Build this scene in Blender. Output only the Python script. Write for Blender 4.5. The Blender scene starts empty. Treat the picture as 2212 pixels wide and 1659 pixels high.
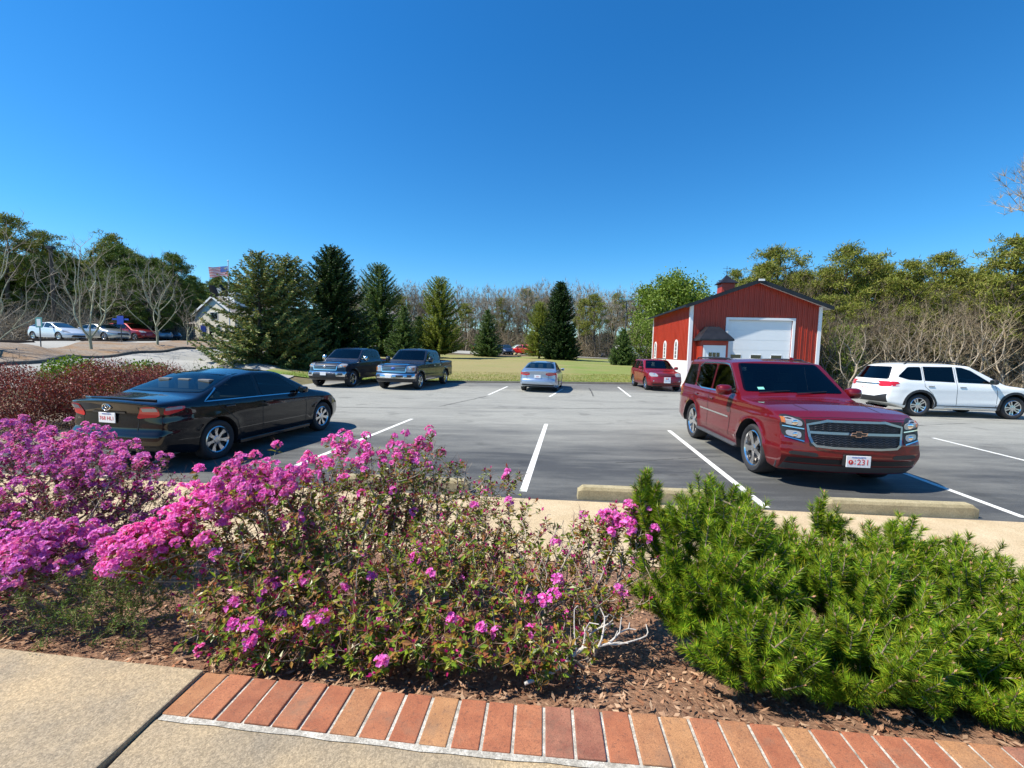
import bpy, bmesh, math, random
import numpy as np
from mathutils import Vector, Matrix
from mathutils.bvhtree import BVHTree
R = math.radians
rs = np.random.RandomState(7)
rnd = random.Random(11)
scene = bpy.context.scene
COL = scene.collection

# ---------------------------------------------------------------- camera (solved from the cars and stall lines)
F, PITCH, ROLL, HC = 937.1, R(4.304), R(1.378), 1.92
W2, H2 = 1106.0, 829.5
def ground(px, py, z=0.0):
    X = (px-W2)/F; U = -(py-H2)/F
    cr, sr, cp, sp = math.cos(ROLL), math.sin(ROLL), math.cos(PITCH), math.sin(PITCH)
    x = X*cr-U*sr; u = X*sr+U*cr
    y = cp+u*sp; zz = -sp+u*cp
    t = (z-HC)/zz
    return x*t, y*t
def point(px, py, d):
    X = (px-W2)/F; U = -(py-H2)/F
    cr, sr, cp, sp = math.cos(ROLL), math.sin(ROLL), math.cos(PITCH), math.sin(PITCH)
    x = X*cr-U*sr; u = X*sr+U*cr
    y = cp+u*sp; zz = -sp+u*cp
    t = d/y
    return x*t, d, HC+zz*t
cam_data = bpy.data.cameras.new('camera'); cam = bpy.data.objects.new('camera', cam_data); COL.objects.link(cam)
cam_data.sensor_width = 36; cam_data.lens = 36*F/2212.0; cam_data.clip_start = 0.05; cam_data.clip_end = 3000
cp, sp, cr, sr = math.cos(PITCH), math.sin(PITCH), math.cos(ROLL), math.sin(ROLL)
uv_ = Vector((0, sp, cp)); rt = Vector((1, 0, 0))*cr+uv_*sr; up = Vector((-1, 0, 0))*sr+uv_*cr; fw = Vector((0, cp, -sp))
cam.matrix_world = Matrix(((rt.x, up.x, -fw.x, 0), (rt.y, up.y, -fw.y, 0), (rt.z, up.z, -fw.z, HC), (0, 0, 0, 1)))
scene.camera = cam

# ---------------------------------------------------------------- light
SUN_EL, SUN_AZ = R(54), R(192)      # azimuth measured from +X, counter-clockwise
sdir = Vector((math.cos(SUN_AZ)*math.cos(SUN_EL), math.sin(SUN_AZ)*math.cos(SUN_EL), math.sin(SUN_EL)))
world = bpy.data.worlds.new('World'); scene.world = world; world.use_nodes = True
nt = world.node_tree; nt.nodes.clear()
wo = nt.nodes.new('ShaderNodeOutputWorld'); bg = nt.nodes.new('ShaderNodeBackground'); sky = nt.nodes.new('ShaderNodeTexSky')
sky.sky_type = 'NISHITA'; sky.sun_disc = False; sky.sun_elevation = SUN_EL
sky.sun_rotation = math.atan2(sdir.x, sdir.y)
sky.altitude = 0; sky.air_density = 1.0; sky.dust_density = 0.1; sky.ozone_density = 4.0
hs = nt.nodes.new('ShaderNodeHueSaturation'); hs.inputs['Saturation'].default_value = 1.22
tint = nt.nodes.new('ShaderNodeMix'); tint.data_type = 'RGBA'; tint.blend_type = 'MULTIPLY'; tint.inputs[0].default_value = 1; 
tcw = nt.nodes.new('ShaderNodeTexCoord'); spw = nt.nodes.new('ShaderNodeSeparateXYZ'); rpw = nt.nodes.new('ShaderNodeValToRGB'); nt.links.new(tcw.outputs['Generated'], spw.inputs[0]); nt.links.new(spw.outputs[2], rpw.inputs[0])
rpw.color_ramp.elements[0].color = (.82, 1.0, 1.06, 1); rpw.color_ramp.elements[1].position = .55; rpw.color_ramp.elements[1].color = (.36, .93, 1.14, 1); el_ = rpw.color_ramp.elements.new(.22); el_.color = (.52, .98, 1.12, 1); nt.links.new(rpw.outputs[0], tint.inputs[7])
nt.links.new(sky.outputs[0], hs.inputs['Color']); nt.links.new(hs.outputs[0], tint.inputs[6]); nt.links.new(tint.outputs[2], bg.inputs[0]); nt.links.new(bg.outputs[0], wo.inputs[0])
bg.inputs[1].default_value = 0.106
ld = bpy.data.lights.new('sun', 'SUN'); ld.energy = 5.0; ld.angle = R(0.5); ld.color = (1, 0.94, 0.825)
lo = bpy.data.objects.new('sun', ld); COL.objects.link(lo); lo.rotation_euler = sdir.to_track_quat('Z', 'Y').to_euler(); lo.location = (0, 0, 50)
scene.view_settings.view_transform = 'Standard'; scene.view_settings.look = 'None'; scene.view_settings.exposure = 0.62; scene.view_settings.gamma = 1

# ---------------------------------------------------------------- objects
def tag(o, label=None, cat=None, group=None, kind=None):
    if label: o['label'] = label
    if cat: o['category'] = cat
    if group: o['group'] = group
    if kind: o['kind'] = kind
    return o
def empty(name, loc=(0, 0, 0), rz=0, label=None, cat=None, group=None):
    o = bpy.data.objects.new(name, None); COL.objects.link(o); o.location = loc; o.rotation_euler = (0, 0, rz)
    o.empty_display_size = .2
    return tag(o, label, cat, group)
def link(me, name, parent=None, loc=None, rot=None):
    o = bpy.data.objects.new(name, me); COL.objects.link(o)
    if parent: o.parent = parent
    if loc is not None: o.location = loc
    if rot is not None: o.rotation_euler = rot
    return o
class MB:
    """collects vertex and face blocks, builds one mesh"""
    def __init__(s): s.V = []; s.F = []; s.n = 0
    def add(s, V, Fc, mi=0):
        V = np.asarray(V, float).reshape(-1, 3); Fc = np.asarray(Fc, int)
        if len(Fc) == 0: return
        s.V.append(V); s.F.append((Fc+s.n, mi)); s.n += len(V)
    def box(s, x0, x1, y0, y1, z0, z1, mi=0):
        V = [(x, y, z) for z in (z0, z1) for x, y in ((x0, y0), (x1, y0), (x1, y1), (x0, y1))]
        s.add(V, [(3, 2, 1, 0), (4, 5, 6, 7), (0, 1, 5, 4), (1, 2, 6, 5), (2, 3, 7, 6), (3, 0, 4, 7)], mi)
    def tubes(s, A, B, ra, rb, n=4, mi=0):
        A = np.asarray(A, float).reshape(-1, 3); B = np.asarray(B, float).reshape(-1, 3); m = len(A)
        ra = np.broadcast_to(np.asarray(ra, float), (m,)); rb = np.broadcast_to(np.asarray(rb, float), (m,))
        D = B-A; D /= np.linalg.norm(D, axis=1)[:, None]+1e-9
        ref = np.where(np.abs(D[:, 2:3]) > .9, [[1., 0, 0]], [[0, 0, 1.]])
        U = np.cross(D, ref); U /= np.linalg.norm(U, axis=1)[:, None]+1e-9; Wv = np.cross(D, U)
        a = np.arange(n)*2*math.pi/n
        ring = U[:, None]*np.cos(a)[None, :, None]+Wv[:, None]*np.sin(a)[None, :, None]
        V = np.concatenate([A[:, None]+ring*ra[:, None, None], B[:, None]+ring*rb[:, None, None]], 1)
        i = np.arange(n); j = (i+1) % n
        f = np.stack([i, i+n, j+n, j], 1)
        s.add(V.reshape(-1, 3), (f[None]+(np.arange(m)*2*n)[:, None, None]).reshape(-1, 4), mi)
    def poly_tube(s, pts, r, n=6, mi=0):
        pts = np.asarray(pts, float); r = np.broadcast_to(np.asarray(r, float), (len(pts),))
        s.tubes(pts[:-1], pts[1:], r[:-1], r[1:], n, mi)
    def lathe(s, prof, n=32, axis='z', c=(0, 0, 0), mi=0, closed=False):
        a = np.arange(n)*2*math.pi/n; P = np.asarray(prof, float); k = len(P)
        X = P[:, 0][:, None]*np.cos(a); Y = P[:, 0][:, None]*np.sin(a); Z = np.repeat(P[:, 1][:, None], n, 1)
        V = {'z': (X, Y, Z), 'y': (X, Z, Y), 'x': (Z, X, Y)}[axis]
        V = np.stack(V, -1).reshape(-1, 3)+np.array(c)
        fs = []
        for r in range(k if closed else k-1):
            r2 = (r+1) % k
            for i in range(n): fs.append((r*n+i, r*n+(i+1) % n, r2*n+(i+1) % n, r2*n+i))
        s.add(V, fs, mi)
    def cards(s, C, D, N, L, Wd, mi=0, fold=0.0):
        """pointed leaf blades: base C, direction D, normal N, length L, width Wd"""
        C = np.asarray(C, float); m = len(C)
        L = np.broadcast_to(np.asarray(L, float), (m,))[:, None]; Wd = np.broadcast_to(np.asarray(Wd, float), (m,))[:, None]
        D = D/(np.linalg.norm(D, axis=1)[:, None]+1e-9)
        S = np.cross(D, N); S /= np.linalg.norm(S, axis=1)[:, None]+1e-9
        Nn = np.cross(S, D)
        mid = C+D*L*.5
        V = np.stack([C, mid+S*Wd*.5+Nn*Wd*fold, C+D*L, mid-S*Wd*.5+Nn*Wd*fold], 1).reshape(-1, 3)
        b = (np.arange(m)*4)[:, None]
        if fold:
            s.add(V, np.concatenate([b+[[0, 1, 2]], b+[[0, 2, 3]]], 0), mi)
        else: s.add(V, b+[[0, 1, 2, 3]], mi)
    def tris(s, C, D, N, L, Wd, mi=0):
        C = np.asarray(C, float); m = len(C)
        L = np.broadcast_to(np.asarray(L, float), (m,))[:, None]; Wd = np.broadcast_to(np.asarray(Wd, float), (m,))[:, None]
        D = D/(np.linalg.norm(D, axis=1)[:, None]+1e-9)
        S = np.cross(D, N); S /= np.linalg.norm(S, axis=1)[:, None]+1e-9
        V = np.stack([C-S*Wd*.5, C+S*Wd*.5, C+D*L], 1).reshape(-1, 3)
        s.add(V, (np.arange(m)*3)[:, None]+[[0, 1, 2]], mi)
    def mesh(s, name, mats, smooth=False):
        me = bpy.data.meshes.new(name)
        V = np.concatenate(s.V); me.vertices.add(len(V)); me.vertices.foreach_set('co', V.ravel())
        loops = np.concatenate([f.ravel() for f, _ in s.F]); tot = np.concatenate([np.full(len(f), f.shape[1]) for f, _ in s.F])
        mi = np.concatenate([np.full(len(f), m) for f, m in s.F]); st = np.concatenate([[0], np.cumsum(tot)[:-1]])
        me.loops.add(len(loops)); me.loops.foreach_set('vertex_index', loops)
        me.polygons.add(len(tot)); me.polygons.foreach_set('loop_start', st); me.polygons.foreach_set('loop_total', tot)
        me.polygons.foreach_set('material_index', mi); me.polygons.foreach_set('use_smooth', np.full(len(tot), smooth))
        me.update(calc_edges=True); me.validate()
        for m in (mats if isinstance(mats, (list, tuple)) else [mats]): me.materials.append(m)
        return me
    def obj(s, name, mats, parent=None, smooth=False, sharp=None, bevel=None, loc=None, rot=None):
        me = s.mesh(name, mats, smooth or sharp is not None)
        if sharp is not None: me.set_sharp_from_angle(angle=R(sharp))
        o = link(me, name, parent, loc, rot)
        if bevel:
            b = o.modifiers.new('bevel', 'BEVEL'); b.width = bevel; b.segments = 2; b.limit_method = 'ANGLE'; b.angle_limit = R(40)
        return o
def prism(poly, z0, z1, axis='z'):
    """polygon extruded along an axis; returns V, list of faces grouped by size as (faces4, cap faces)"""
    n = len(poly); V = []
    for z in (z0, z1):
        for a, b in poly: V.append({'z': (a, b, z), 'y': (a, z, b), 'x': (z, a, b)}[axis])
    q = [(i, (i+1) % n, n+(i+1) % n, n+i) for i in range(n)]
    return V, q, [tuple(range(n-1, -1, -1)), tuple(range(n, 2*n))]
def add_prism(mb, poly, z0, z1, axis='z', mi=0, T=None):
    V, q, c = prism(poly, z0, z1, axis); V = np.array(V, float)
    if T is not None: V = T(V)
    n0 = mb.n; mb.add(V, q, mi); mb.n = n0+len(V)
    mb.F.append((np.array(c)+n0, mi))

# ---------------------------------------------------------------- materials
class N:
    def __init__(s, name):
        s.m = bpy.data.materials.new(name); s.m.use_nodes = True; s.t = s.m.node_tree; s.b = s.t.nodes['Principled BSDF']; s.out = s.t.nodes['Material Output']
    def n(s, kind, **k):
        x = s.t.nodes.new('ShaderNode'+kind)
        for a, v in k.items(): setattr(x, a, v)
        return x
    def l(s, a, b): s.t.links.new(a, b)
    def coord(s, scale=1, kind='Object', rotz=0, rot=None):
        tc = s.n('TexCoord'); mp = s.n('Mapping'); s.l(tc.outputs[kind], mp.inputs[0])
        mp.inputs['Scale'].default_value = scale if isinstance(scale, tuple) else (scale,)*3
        mp.inputs['Rotation'].default_value = rot or (0, 0, rotz)
        return mp.outputs[0]
    def noise(s, vec, scale, detail=3, rough=.6, dist=0):
        x = s.n('TexNoise'); s.l(vec, x.inputs['Vector']); x.inputs['Scale'].default_value = scale; x.inputs['Detail'].default_value = detail
        x.inputs['Roughness'].default_value = rough; x.inputs['Distortion'].default_value = dist
        return x.outputs[0]
    def ramp(s, fac, stops, interp='LINEAR'):
        r = s.n('ValToRGB'); s.l(fac, r.inputs[0]); r.color_ramp.interpolation = interp; e = r.color_ramp.elements
        while len(e) > 1: e.remove(e[-1])
        for i, (p, c) in enumerate(stops):
            x = e[0] if i == 0 else e.new(p)
            x.position = p; x.color = (c if isinstance(c, tuple) else (c, c, c))+(1,)
        return r.outputs[0]
    def mix(s, f, a, b, mode='MIX'):
        x = s.n('Mix', data_type='RGBA', blend_type=mode)
        for v, i in ((f, 0), (a, 6), (b, 7)):
            if hasattr(v, 'links'): s.l(v, x.inputs[i])
            elif i == 0: x.inputs[0].default_value = v
            else: x.inputs[i].default_value = tuple(v)+(1,)
        return x.outputs[2]
    def math(s, op, a, b=0.0, clamp=False):
        x = s.n('Math', operation=op, use_clamp=clamp)
        for v, i in ((a, 0), (b, 1)):
            if hasattr(v, 'links'): s.l(v, x.inputs[i])
            else: x.inputs[i].default_value = v
        return x.outputs[0]
    def bump(s, h, strength, dist=.01):
        x = s.n('Bump'); s.l(h, x.inputs['Height']); x.inputs['Strength'].default_value = strength; x.inputs['Distance'].default_value = dist
        s.l(x.outputs[0], s.b.inputs['Normal'])
    def set(s, **k):
        for a, v in k.items():
            i = s.b.inputs[a.replace('_', ' ')]
            if hasattr(v, 'links'): s.l(v, i)
            else: i.default_value = tuple(v)+(1,) if isinstance(v, tuple) else v
        return s
def plain(name, c, rough=.6, metal=0, var=.12, scale=8, coat=0, spec=.5, bump=0):
    a = N(name); v = a.coord(1); n = a.noise(v, scale, 4)
    a.set(Base_Color=a.ramp(n, [(.3, tuple(x*(1-var) for x in c)), (.7, tuple(min(1, x*(1+var)) for x in c))]), Roughness=rough, Metallic=metal)
    a.b.inputs['Coat Weight'].default_value = coat; a.b.inputs['Coat Roughness'].default_value = .02; a.b.inputs['Specular IOR Level'].default_value = spec
    if bump: a.bump(a.noise(v, scale*6, 3), bump)
    return a.m
def paint(name, c, metal=.35, rough=.32, coat=1.0, dirt=.05, spec=.5):
    a = N(name); v = a.coord(1)
    d = a.noise(v, 1.3, 4); fl = a.noise(v, 900, 1)
    a.set(Base_Color=a.mix(a.ramp(d, [(.55, 0.), (.8, dirt)]), a.ramp(fl, [(.35, tuple(x*.9 for x in c)), (.65, tuple(min(1, x*1.1) for x in c))]), (.30, .27, .22)),
          Metallic=metal, Roughness=a.ramp(d, [(.3, rough), (.8, rough+.12)]))
    a.b.inputs['Coat Weight'].default_value = coat; a.b.inputs['Coat Roughness'].default_value = .03; a.b.inputs['Coat IOR'].default_value = 1.5; a.b.inputs['Specular IOR Level'].default_value = spec
    return a.m
def foliage(name, cols, rough=.55, trans=.3, spec=.3, ns=1.6, lo=.78, hi=1.2):
    a = N(name); g = a.n('NewGeometry'); v = a.coord(1)
    r = a.ramp(g.outputs['Random Per Island'], [(i/(max(1, len(cols)-1)), c) for i, c in enumerate(cols)])
    n = a.noise(v, ns, 2)
    c = a.mix(1.0, r, a.ramp(n, [(.3, lo), (.7, hi)]), 'MULTIPLY')
    a.set(Base_Color=c, Roughness=rough); a.b.inputs['Specular IOR Level'].default_value = spec
    if trans:
        tr = a.n('BsdfTranslucent'); a.l(a.mix(1.0, c, (1.15, 1.2, .6), 'MULTIPLY'), tr.inputs[0]); mx = a.n('MixShader'); mx.inputs[0].default_value = trans
        a.l(a.b.outputs[0], mx.inputs[1]); a.l(tr.outputs[0], mx.inputs[2]); a.l(mx.outputs[0], a.out.inputs[0])
    return a.m
def bark(name, c1, c2, sc=14):
    a = N(name); v = a.coord((1, 1, .35)); n = a.noise(v, sc, 5, .7)
    a.set(Base_Color=a.ramp(n, [(.32, c1), (.68, c2)]), Roughness=.9); a.bump(a.noise(v, sc*3, 4), .5, .01)
    return a.m
M = {}
M['tyre'] = plain('tyre_rubber', (.022, .022, .024), .75, bump=.2)
M['well'] = plain('wheel_well', (.008, .008, .009), .9)
M['chrome'] = plain('chrome', (.78, .76, .74), .16, 1.0, .02)
M['alloy'] = plain('alloy_wheel', (.62, .63, .65), .22, 1.0, .04)
M['darkmetal'] = plain('dark_metal', (.08, .08, .085), .4, .8)
M['blackplastic'] = plain('black_plastic', (.016, .016, .018), .5, bump=.1)
M['greyplastic'] = plain('grey_plastic', (.06, .062, .066), .55)
def glassm(name, c, rough=.02, ior=1.6):
    a = N(name); a.set(Base_Color=c, Roughness=rough, Metallic=0.0); a.b.inputs['IOR'].default_value = ior
    a.b.inputs['Coat Weight'].default_value = .4; a.b.inputs['Coat Roughness'].default_value = .01
    return a.m
M['glass'] = glassm('tinted_glass', (.012, .02, .022)); M['glass_dark'] = glassm('privacy_glass', (.006, .008, .012))
def cabin_glass(name, c):
    a = N(name); t = a.n('BsdfTransparent'); t.inputs[0].default_value = c+(1,); g = a.n('BsdfGlossy'); g.inputs['Roughness'].default_value = .015; fr = a.n('Fresnel'); fr.inputs[0].default_value = 1.6; mx = a.n('MixShader')
    a.l(fr.outputs[0], mx.inputs[0]); a.l(t.outputs[0], mx.inputs[1]); a.l(g.outputs[0], mx.inputs[2]); a.l(mx.outputs[0], a.out.inputs[0]); return a.m
M['cglass'] = cabin_glass('window_glass', (.50, .62, .58)); M['cglass_dark'] = cabin_glass('smoked_window_glass', (.07, .08, .09))
M['cabin'] = plain('cabin_trim', (.03, .03, .032), .8); M['seatcloth'] = plain('seat_cloth', (.16, .155, .15), .9); M['seatdark'] = plain('seat_dark', (.035, .035, .038), .8)
M['lens'] = glassm('clear_lens', (.26, .27, .29), .06); M['red_lens'] = glassm('red_lens', (.55, .012, .02), .12); M['amber'] = glassm('amber_lens', (.42, .12, .015), .1)
M['bulb'] = plain('lamp_reflector', (.85, .86, .88), .12, 1)
M['white_trim'] = plain('white_trim', (.78, .78, .77), .45, var=.04)
M['plate'] = plain('plate_white', (.8, .8, .8), .4, var=.03); M['plate_red'] = plain('plate_red', (.62, .03, .03), .4); M['plate_blue'] = plain('plate_blue', (.05, .12, .45), .4)
M['darkchrome'] = plain('dimmed_chrome', (.42, .41, .40), .30, 1.0, .05)  # darker, rougher chrome copy; a dimmer sky reflection is put into its colour
M['seam'] = plain('seam_black', (.006, .006, .007), .6)
# ================================================================ vehicles
def lerp_prof(prof, x):
    p = np.array(prof, float); return np.interp(x, p[:, 0], p[:, 1])
def sm(x): x = np.clip(x, 0, 1); return x*x*(3-2*x)
def car_surface(sp, ds=.05):
    L, W = sp['L'], sp['W']; h = L/2
    xs = set(np.round(np.linspace(-h, h, int(L/ds)+1), 3)); xs |= {round(p[0], 3) for p in sp['top']}; xs = np.array(sorted(xs)); s_ = xs
    nv = int(2*W/ds/1.2); vs = np.linspace(-1, 1, nv+1); nt_ = int(sp['H']/ds/1.1); ts = np.linspace(0, 1, nt_+1)
    key = {}; V = []; Fs = []
    def vid(i, j, k):
        if (i, j, k) not in key: key[(i, j, k)] = len(V); V.append((s_[i], vs[j], ts[k]))
        return key[(i, j, k)]
    a, b, c = len(s_)-1, nv, nt_
    for i in range(a):
        for j in range(b):
            Fs.append((vid(i, j, 0), vid(i, j+1, 0), vid(i+1, j+1, 0), vid(i+1, j, 0)))
            Fs.append((vid(i, j, c), vid(i+1, j, c), vid(i+1, j+1, c), vid(i, j+1, c)))
        for k in range(c):
            Fs.append((vid(i, 0, k), vid(i+1, 0, k), vid(i+1, 0, k+1), vid(i, 0, k+1)))
            Fs.append((vid(i, b, k), vid(i, b, k+1), vid(i+1, b, k+1), vid(i+1, b, k)))
    for j in range(b):
        for k in range(c):
            Fs.append((vid(0, j, k), vid(0, j, k+1), vid(0, j+1, k+1), vid(0, j+1, k)))
            Fs.append((vid(a, j, k), vid(a, j+1, k), vid(a, j+1, k+1), vid(a, j, k+1)))
    V = np.array(V); x, v, t = V[:, 0].copy(), V[:, 1], V[:, 2]
    av = np.abs(v)
    zt = lerp_prof(sp['top'], x); zb = lerp_prof(sp['bot'], x)
    z = zb+(zt-zb)*t
    belt = lerp_prof(sp['belt'], x)
    # lower body section: slight barrel, tuck at the sill; greenhouse leans in
    zm = sp.get('zmid', .62)
    low = np.where(z < zm, 1-sp.get('tuck', .07)*((zm-z)/(zm-.2))**2, 1-.022*((z-zm)/(belt-zm+1e-6)).clip(0, 1)**2)
    w = W*low
    over = (z-belt).clip(0)
    w = w-(sp.get('ledge', .04)*sm(over/.06))-sp.get('tumble', .30)*over
    # character line
    for (zl, amp, wd) in sp.get('lines', []): w = w+amp*np.exp(-((z-zl-.02*x)/wd)**2)
    # wheel arch flares
    for xa in (sp['xf'], sp['xr']):
        d = np.hypot(x-xa, z-sp['R'])-sp['R']-.06
        w = w+sp.get('flare', .02)*np.exp(-(d/.09)**2)*(z < belt)
    # plan taper
    fa, ra = sp.get('plan_f', (.9, .13)), sp.get('plan_r', (.7, .08))
    qf = ((x-(h-fa[0]))/fa[0]).clip(0); qr = ((-x-(h-ra[0]))/ra[0]).clip(0)
    w = w*(1-fa[1]*qf**2.4)*(1-ra[1]*qr**2.4)
    y = v*w
    wf = sm((x-(h-1.0))/1.0); wr = sm((-x-(h-1.0))/1.0)
    x2 = x-wf*lerp_prof(sp['fin'], z)+wr*lerp_prof(sp['rin'], z)
    x2 = x2-wf**2*sp.get('bow_f', .14)*av**2.6+wr**2*sp.get('bow_r', .10)*av**2.6
    z2 = z-sp.get('crown', .045)*av**2.2*t*sm((z-zm)/.3)
    V = np.stack([x2, y, z2], 1)
    Fa = np.array(Fs)
    # soften every edge of the shell
    n = len(V)
    for it in range(sp.get('smooth', 3)):
        acc = np.zeros((n, 3)); cnt = np.zeros(n)
        for q in range(4):
            p_, r_ = Fa[:, q], Fa[:, (q+1) % 4]
            np.add.at(acc, p_, V[r_]); np.add.at(cnt, p_, 1); np.add.at(acc, r_, V[p_]); np.add.at(cnt, r_, 1)
        V = V*.45+.55*acc/cnt[:, None]
    return V, Fa
class Car:
    def __init__(s, name, label, cat, sp, loc, yaw, col, group=None, ds=.05, lod=0):
        s.sp = sp; s.root = empty(name, loc, yaw, label, cat, group); s.mat = col; s.lod = lod
        V, Fa = car_surface(sp, ds)
        s.bvh = BVHTree.FromPolygons([tuple(v) for v in V], [tuple(f) for f in Fa])
        mb = MB(); mb.add(V, Fa); me = mb.mesh('body', [col, M['well']], True)
        o = link(me, 'body'); cut = MB()
        hw = sp['W']
        for xa in (sp['xf'], sp['xr']):
            for sy in (-1, 1):
                rr = sp['R']+sp.get('gap', .055); zc = sp['R']+.015
                poly = [(xa+rr*math.cos(a), zc+rr*math.sin(a)) for a in np.linspace(0, math.pi, 25)]+[(xa-rr, -.2), (xa+rr, -.2)]
                add_prism(cut, poly, sy*(hw-.30) if sy > 0 else sy*(hw+.3), sy*(hw+.3) if sy > 0 else sy*(hw-.30), 'y', 1)
        for bx in sp.get('cuts', []): cut.box(*bx, mi=1)
        cme = cut.mesh('cut', [col, M['well']]); bm = bmesh.new(); bm.from_mesh(cme); bmesh.ops.recalc_face_normals(bm, faces=bm.faces[:]); bm.to_mesh(cme); bm.free()
        bm = bmesh.new(); bm.from_mesh(me); bmesh.ops.recalc_face_normals(bm, faces=bm.faces[:]); bm.to_mesh(me); bm.free()
        co = link(cme, 'cut'); md = o.modifiers.new('b', 'BOOLEAN'); md.operation = 'DIFFERENCE'; md.object = co; md.solver = 'EXACT'
        extra = []
        if not lod:
            def inset(p, f=.022):
                c0 = np.mean(p, 0); return [tuple(np.array(q)+(c0-np.array(q))/np.linalg.norm(c0-np.array(q))*f) for q in p]
            def hole(polys, lo_, hi_, ax):
                q = MB()
                for p in polys: add_prism(q, inset(p), lo_, hi_, ax, 1)
                hm = q.mesh('cut', [col, M['cabin']]); bm = bmesh.new(); bm.from_mesh(hm); bmesh.ops.recalc_face_normals(bm, faces=bm.faces[:]); bm.to_mesh(hm); bm.free()
                ho = link(hm, 'cut'); extra.append(ho); md = o.modifiers.new('b', 'BOOLEAN'); md.operation = 'DIFFERENCE'; md.object = ho; md.solver = 'EXACT'
            if 'hs' in sp: hole(sp['hs'], -2, 2, 'y'); hole([sp['hf']], -.1, 3, 'x'); hole([sp['hr']], -3.2, .1, 'x')
        dg = bpy.context.evaluated_depsgraph_get(); me2 = bpy.data.meshes.new_from_object(o.evaluated_get(dg))
        bpy.data.objects.remove(o); bpy.data.objects.remove(co); [bpy.data.objects.remove(q) for q in extra]
        me2.polygons.foreach_set('use_smooth', [True]*len(me2.polygons)); me2.set_sharp_from_angle(angle=R(38))
        if len(me2.materials) < 2:
            me2.materials.clear(); me2.materials.append(col); me2.materials.append(M['well'])
        s.body = link(me2, 'body', s.root)
        if not lod and 'hs' in sp:
            for i_, xs_ in enumerate(sp.get('seats', (-.28, -1.15))):
                for yy in ((-.38, .38) if i_ == 0 else (-.42, 0, .42)):
                    zb_ = sp['zs']; q = MB(); q.box(xs_-.07, xs_+.06, yy-.22, yy+.22, zb_-.35, zb_+.12); q.box(xs_-.05, xs_+.05, yy-.12, yy+.12, zb_+.15, zb_+.33); q.box(xs_-.012, xs_+.012, yy-.05, yy+.05, zb_+.05, zb_+.2); q.obj('seat', M[sp.get('seatm', 'seatdark')], s.root, bevel=.035)
    def hit(s, p, d):
        r = s.bvh.ray_cast(Vector(p), Vector(d)); return r[0], r[1]
    def project(s, a, b, view, side, off):
        if view == 'side': o, d = (a, side*3, b), (0, -side, 0)
        elif view == 'front': o, d = (side*6, a, b), (-side, 0, 0)
        else: o, d = (a, b, 4), (0, 0, -1)
        h, n = s.hit(o, d)
        if h is None: return None
        if n.dot(Vector(d)) > 0: n = -n
        return h+n*off
    def panel(s, poly, view, name, mat, side=1, off=.004, res=.07, rnd_=0, parent=None, skirt=.02, thick=None):
        pts = [Vector((a, b, 0)) for a, b in poly]
        if rnd_:
            q = []; n = len(pts)
            for i in range(n):
                p, a_, b_ = pts[i], pts[i-1], pts[(i+1) % n]
                da, db = min(.06*rnd_, .4*(a_-p).length), min(.06*rnd_, .4*(b_-p).length)
                p0, p2 = p+(a_-p).normalized()*da, p+(b_-p).normalized()*db
                q += [p0*(1-t)**2+p*2*t*(1-t)+p2*t*t for t in (0, .33, .67, 1)]
            pts = q
        bm = bmesh.new(); bm.faces.new([bm.verts.new(p) for p in pts])
        for ax in (0, 1):
            lo_, hi_ = min(p[ax] for p in pts), max(p[ax] for p in pts); n = int((hi_-lo_)/res)
            for i in range(1, n+1):
                c = [0, 0, 0]; c[ax] = lo_+(hi_-lo_)*i/(n+1); no = [0, 0, 0]; no[ax] = 1
                bmesh.ops.bisect_plane(bm, geom=bm.verts[:]+bm.edges[:]+bm.faces[:], plane_co=c, plane_no=no, dist=1e-6)
        bad = []
        for v in bm.verts:
            h = s.project(v.co.x, v.co.y, view, side, off)
            if h is None: bad.append(v)
            else: v.co = h
        if bad: bmesh.ops.delete(bm, geom=bad, context='VERTS')
        if not bm.faces: bm.free(); return None
        be = [e for e in bm.edges if e.is_boundary]
        r = bmesh.ops.extrude_edge_only(bm, edges=be)
        d = Vector({'side': (0, -side, 0), 'front': (-side, 0, 0), 'top': (0, 0, -1)}[view])*skirt
        for v in r['geom']:
            if isinstance(v, bmesh.types.BMVert): v.co += d
        bmesh.ops.recalc_face_normals(bm, faces=bm.faces[:])
        me = bpy.data.meshes.new(name); bm.to_mesh(me); bm.free(); me.materials.append(mat)
        me.polygons.foreach_set('use_smooth', [True]*len(me.polygons)); me.set_sharp_from_angle(angle=R(35))
        return link(me, name, parent or s.root)
    def strip(s, path, width, view, name, mat, side=1, off=.004, parent=None, closed=False, rnd_=0):
        pts = [Vector((a, b, 0)) for a, b in path]
        for _ in range(rnd_):
            q = [] if closed else [pts[0]]
            for i in range(len(pts) if closed else len(pts)-1):
                p0, p1 = pts[i], pts[(i+1) % len(pts)]; q += [p0*.8+p1*.2, p0*.2+p1*.8]
            if not closed: q.append(pts[-1])
            pts = q
        if closed: pts = pts+[pts[0]]
        P = []
        for p0, p1 in zip(pts[:-1], pts[1:]):
            n = max(1, int((p1-p0).length/.07)); P += [p0.lerp(p1, i/n) for i in range(n)]
        P.append(pts[-1]); V = []
        for i, p in enumerate(P):
            t = (P[min(i+1, len(P)-1)]-P[max(i-1, 0)]).normalized(); nn = Vector((-t.y, t.x, 0))*width/2
            a = s.project(*(p+nn)[:2], view, side, off); b = s.project(*(p-nn)[:2], view, side, off)
            if a is None or b is None: V.append(None)
            else: V.append((a, b))
        mb = MB(); k = 0; vv = []; ff = []
        for i in range(len(V)-1):
            if V[i] and V[i+1]:
                ff.append((len(vv), len(vv)+1, len(vv)+3, len(vv)+2)); vv += [V[i][0], V[i][1], V[i+1][0], V[i+1][1]]
        if not ff: return None
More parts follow.
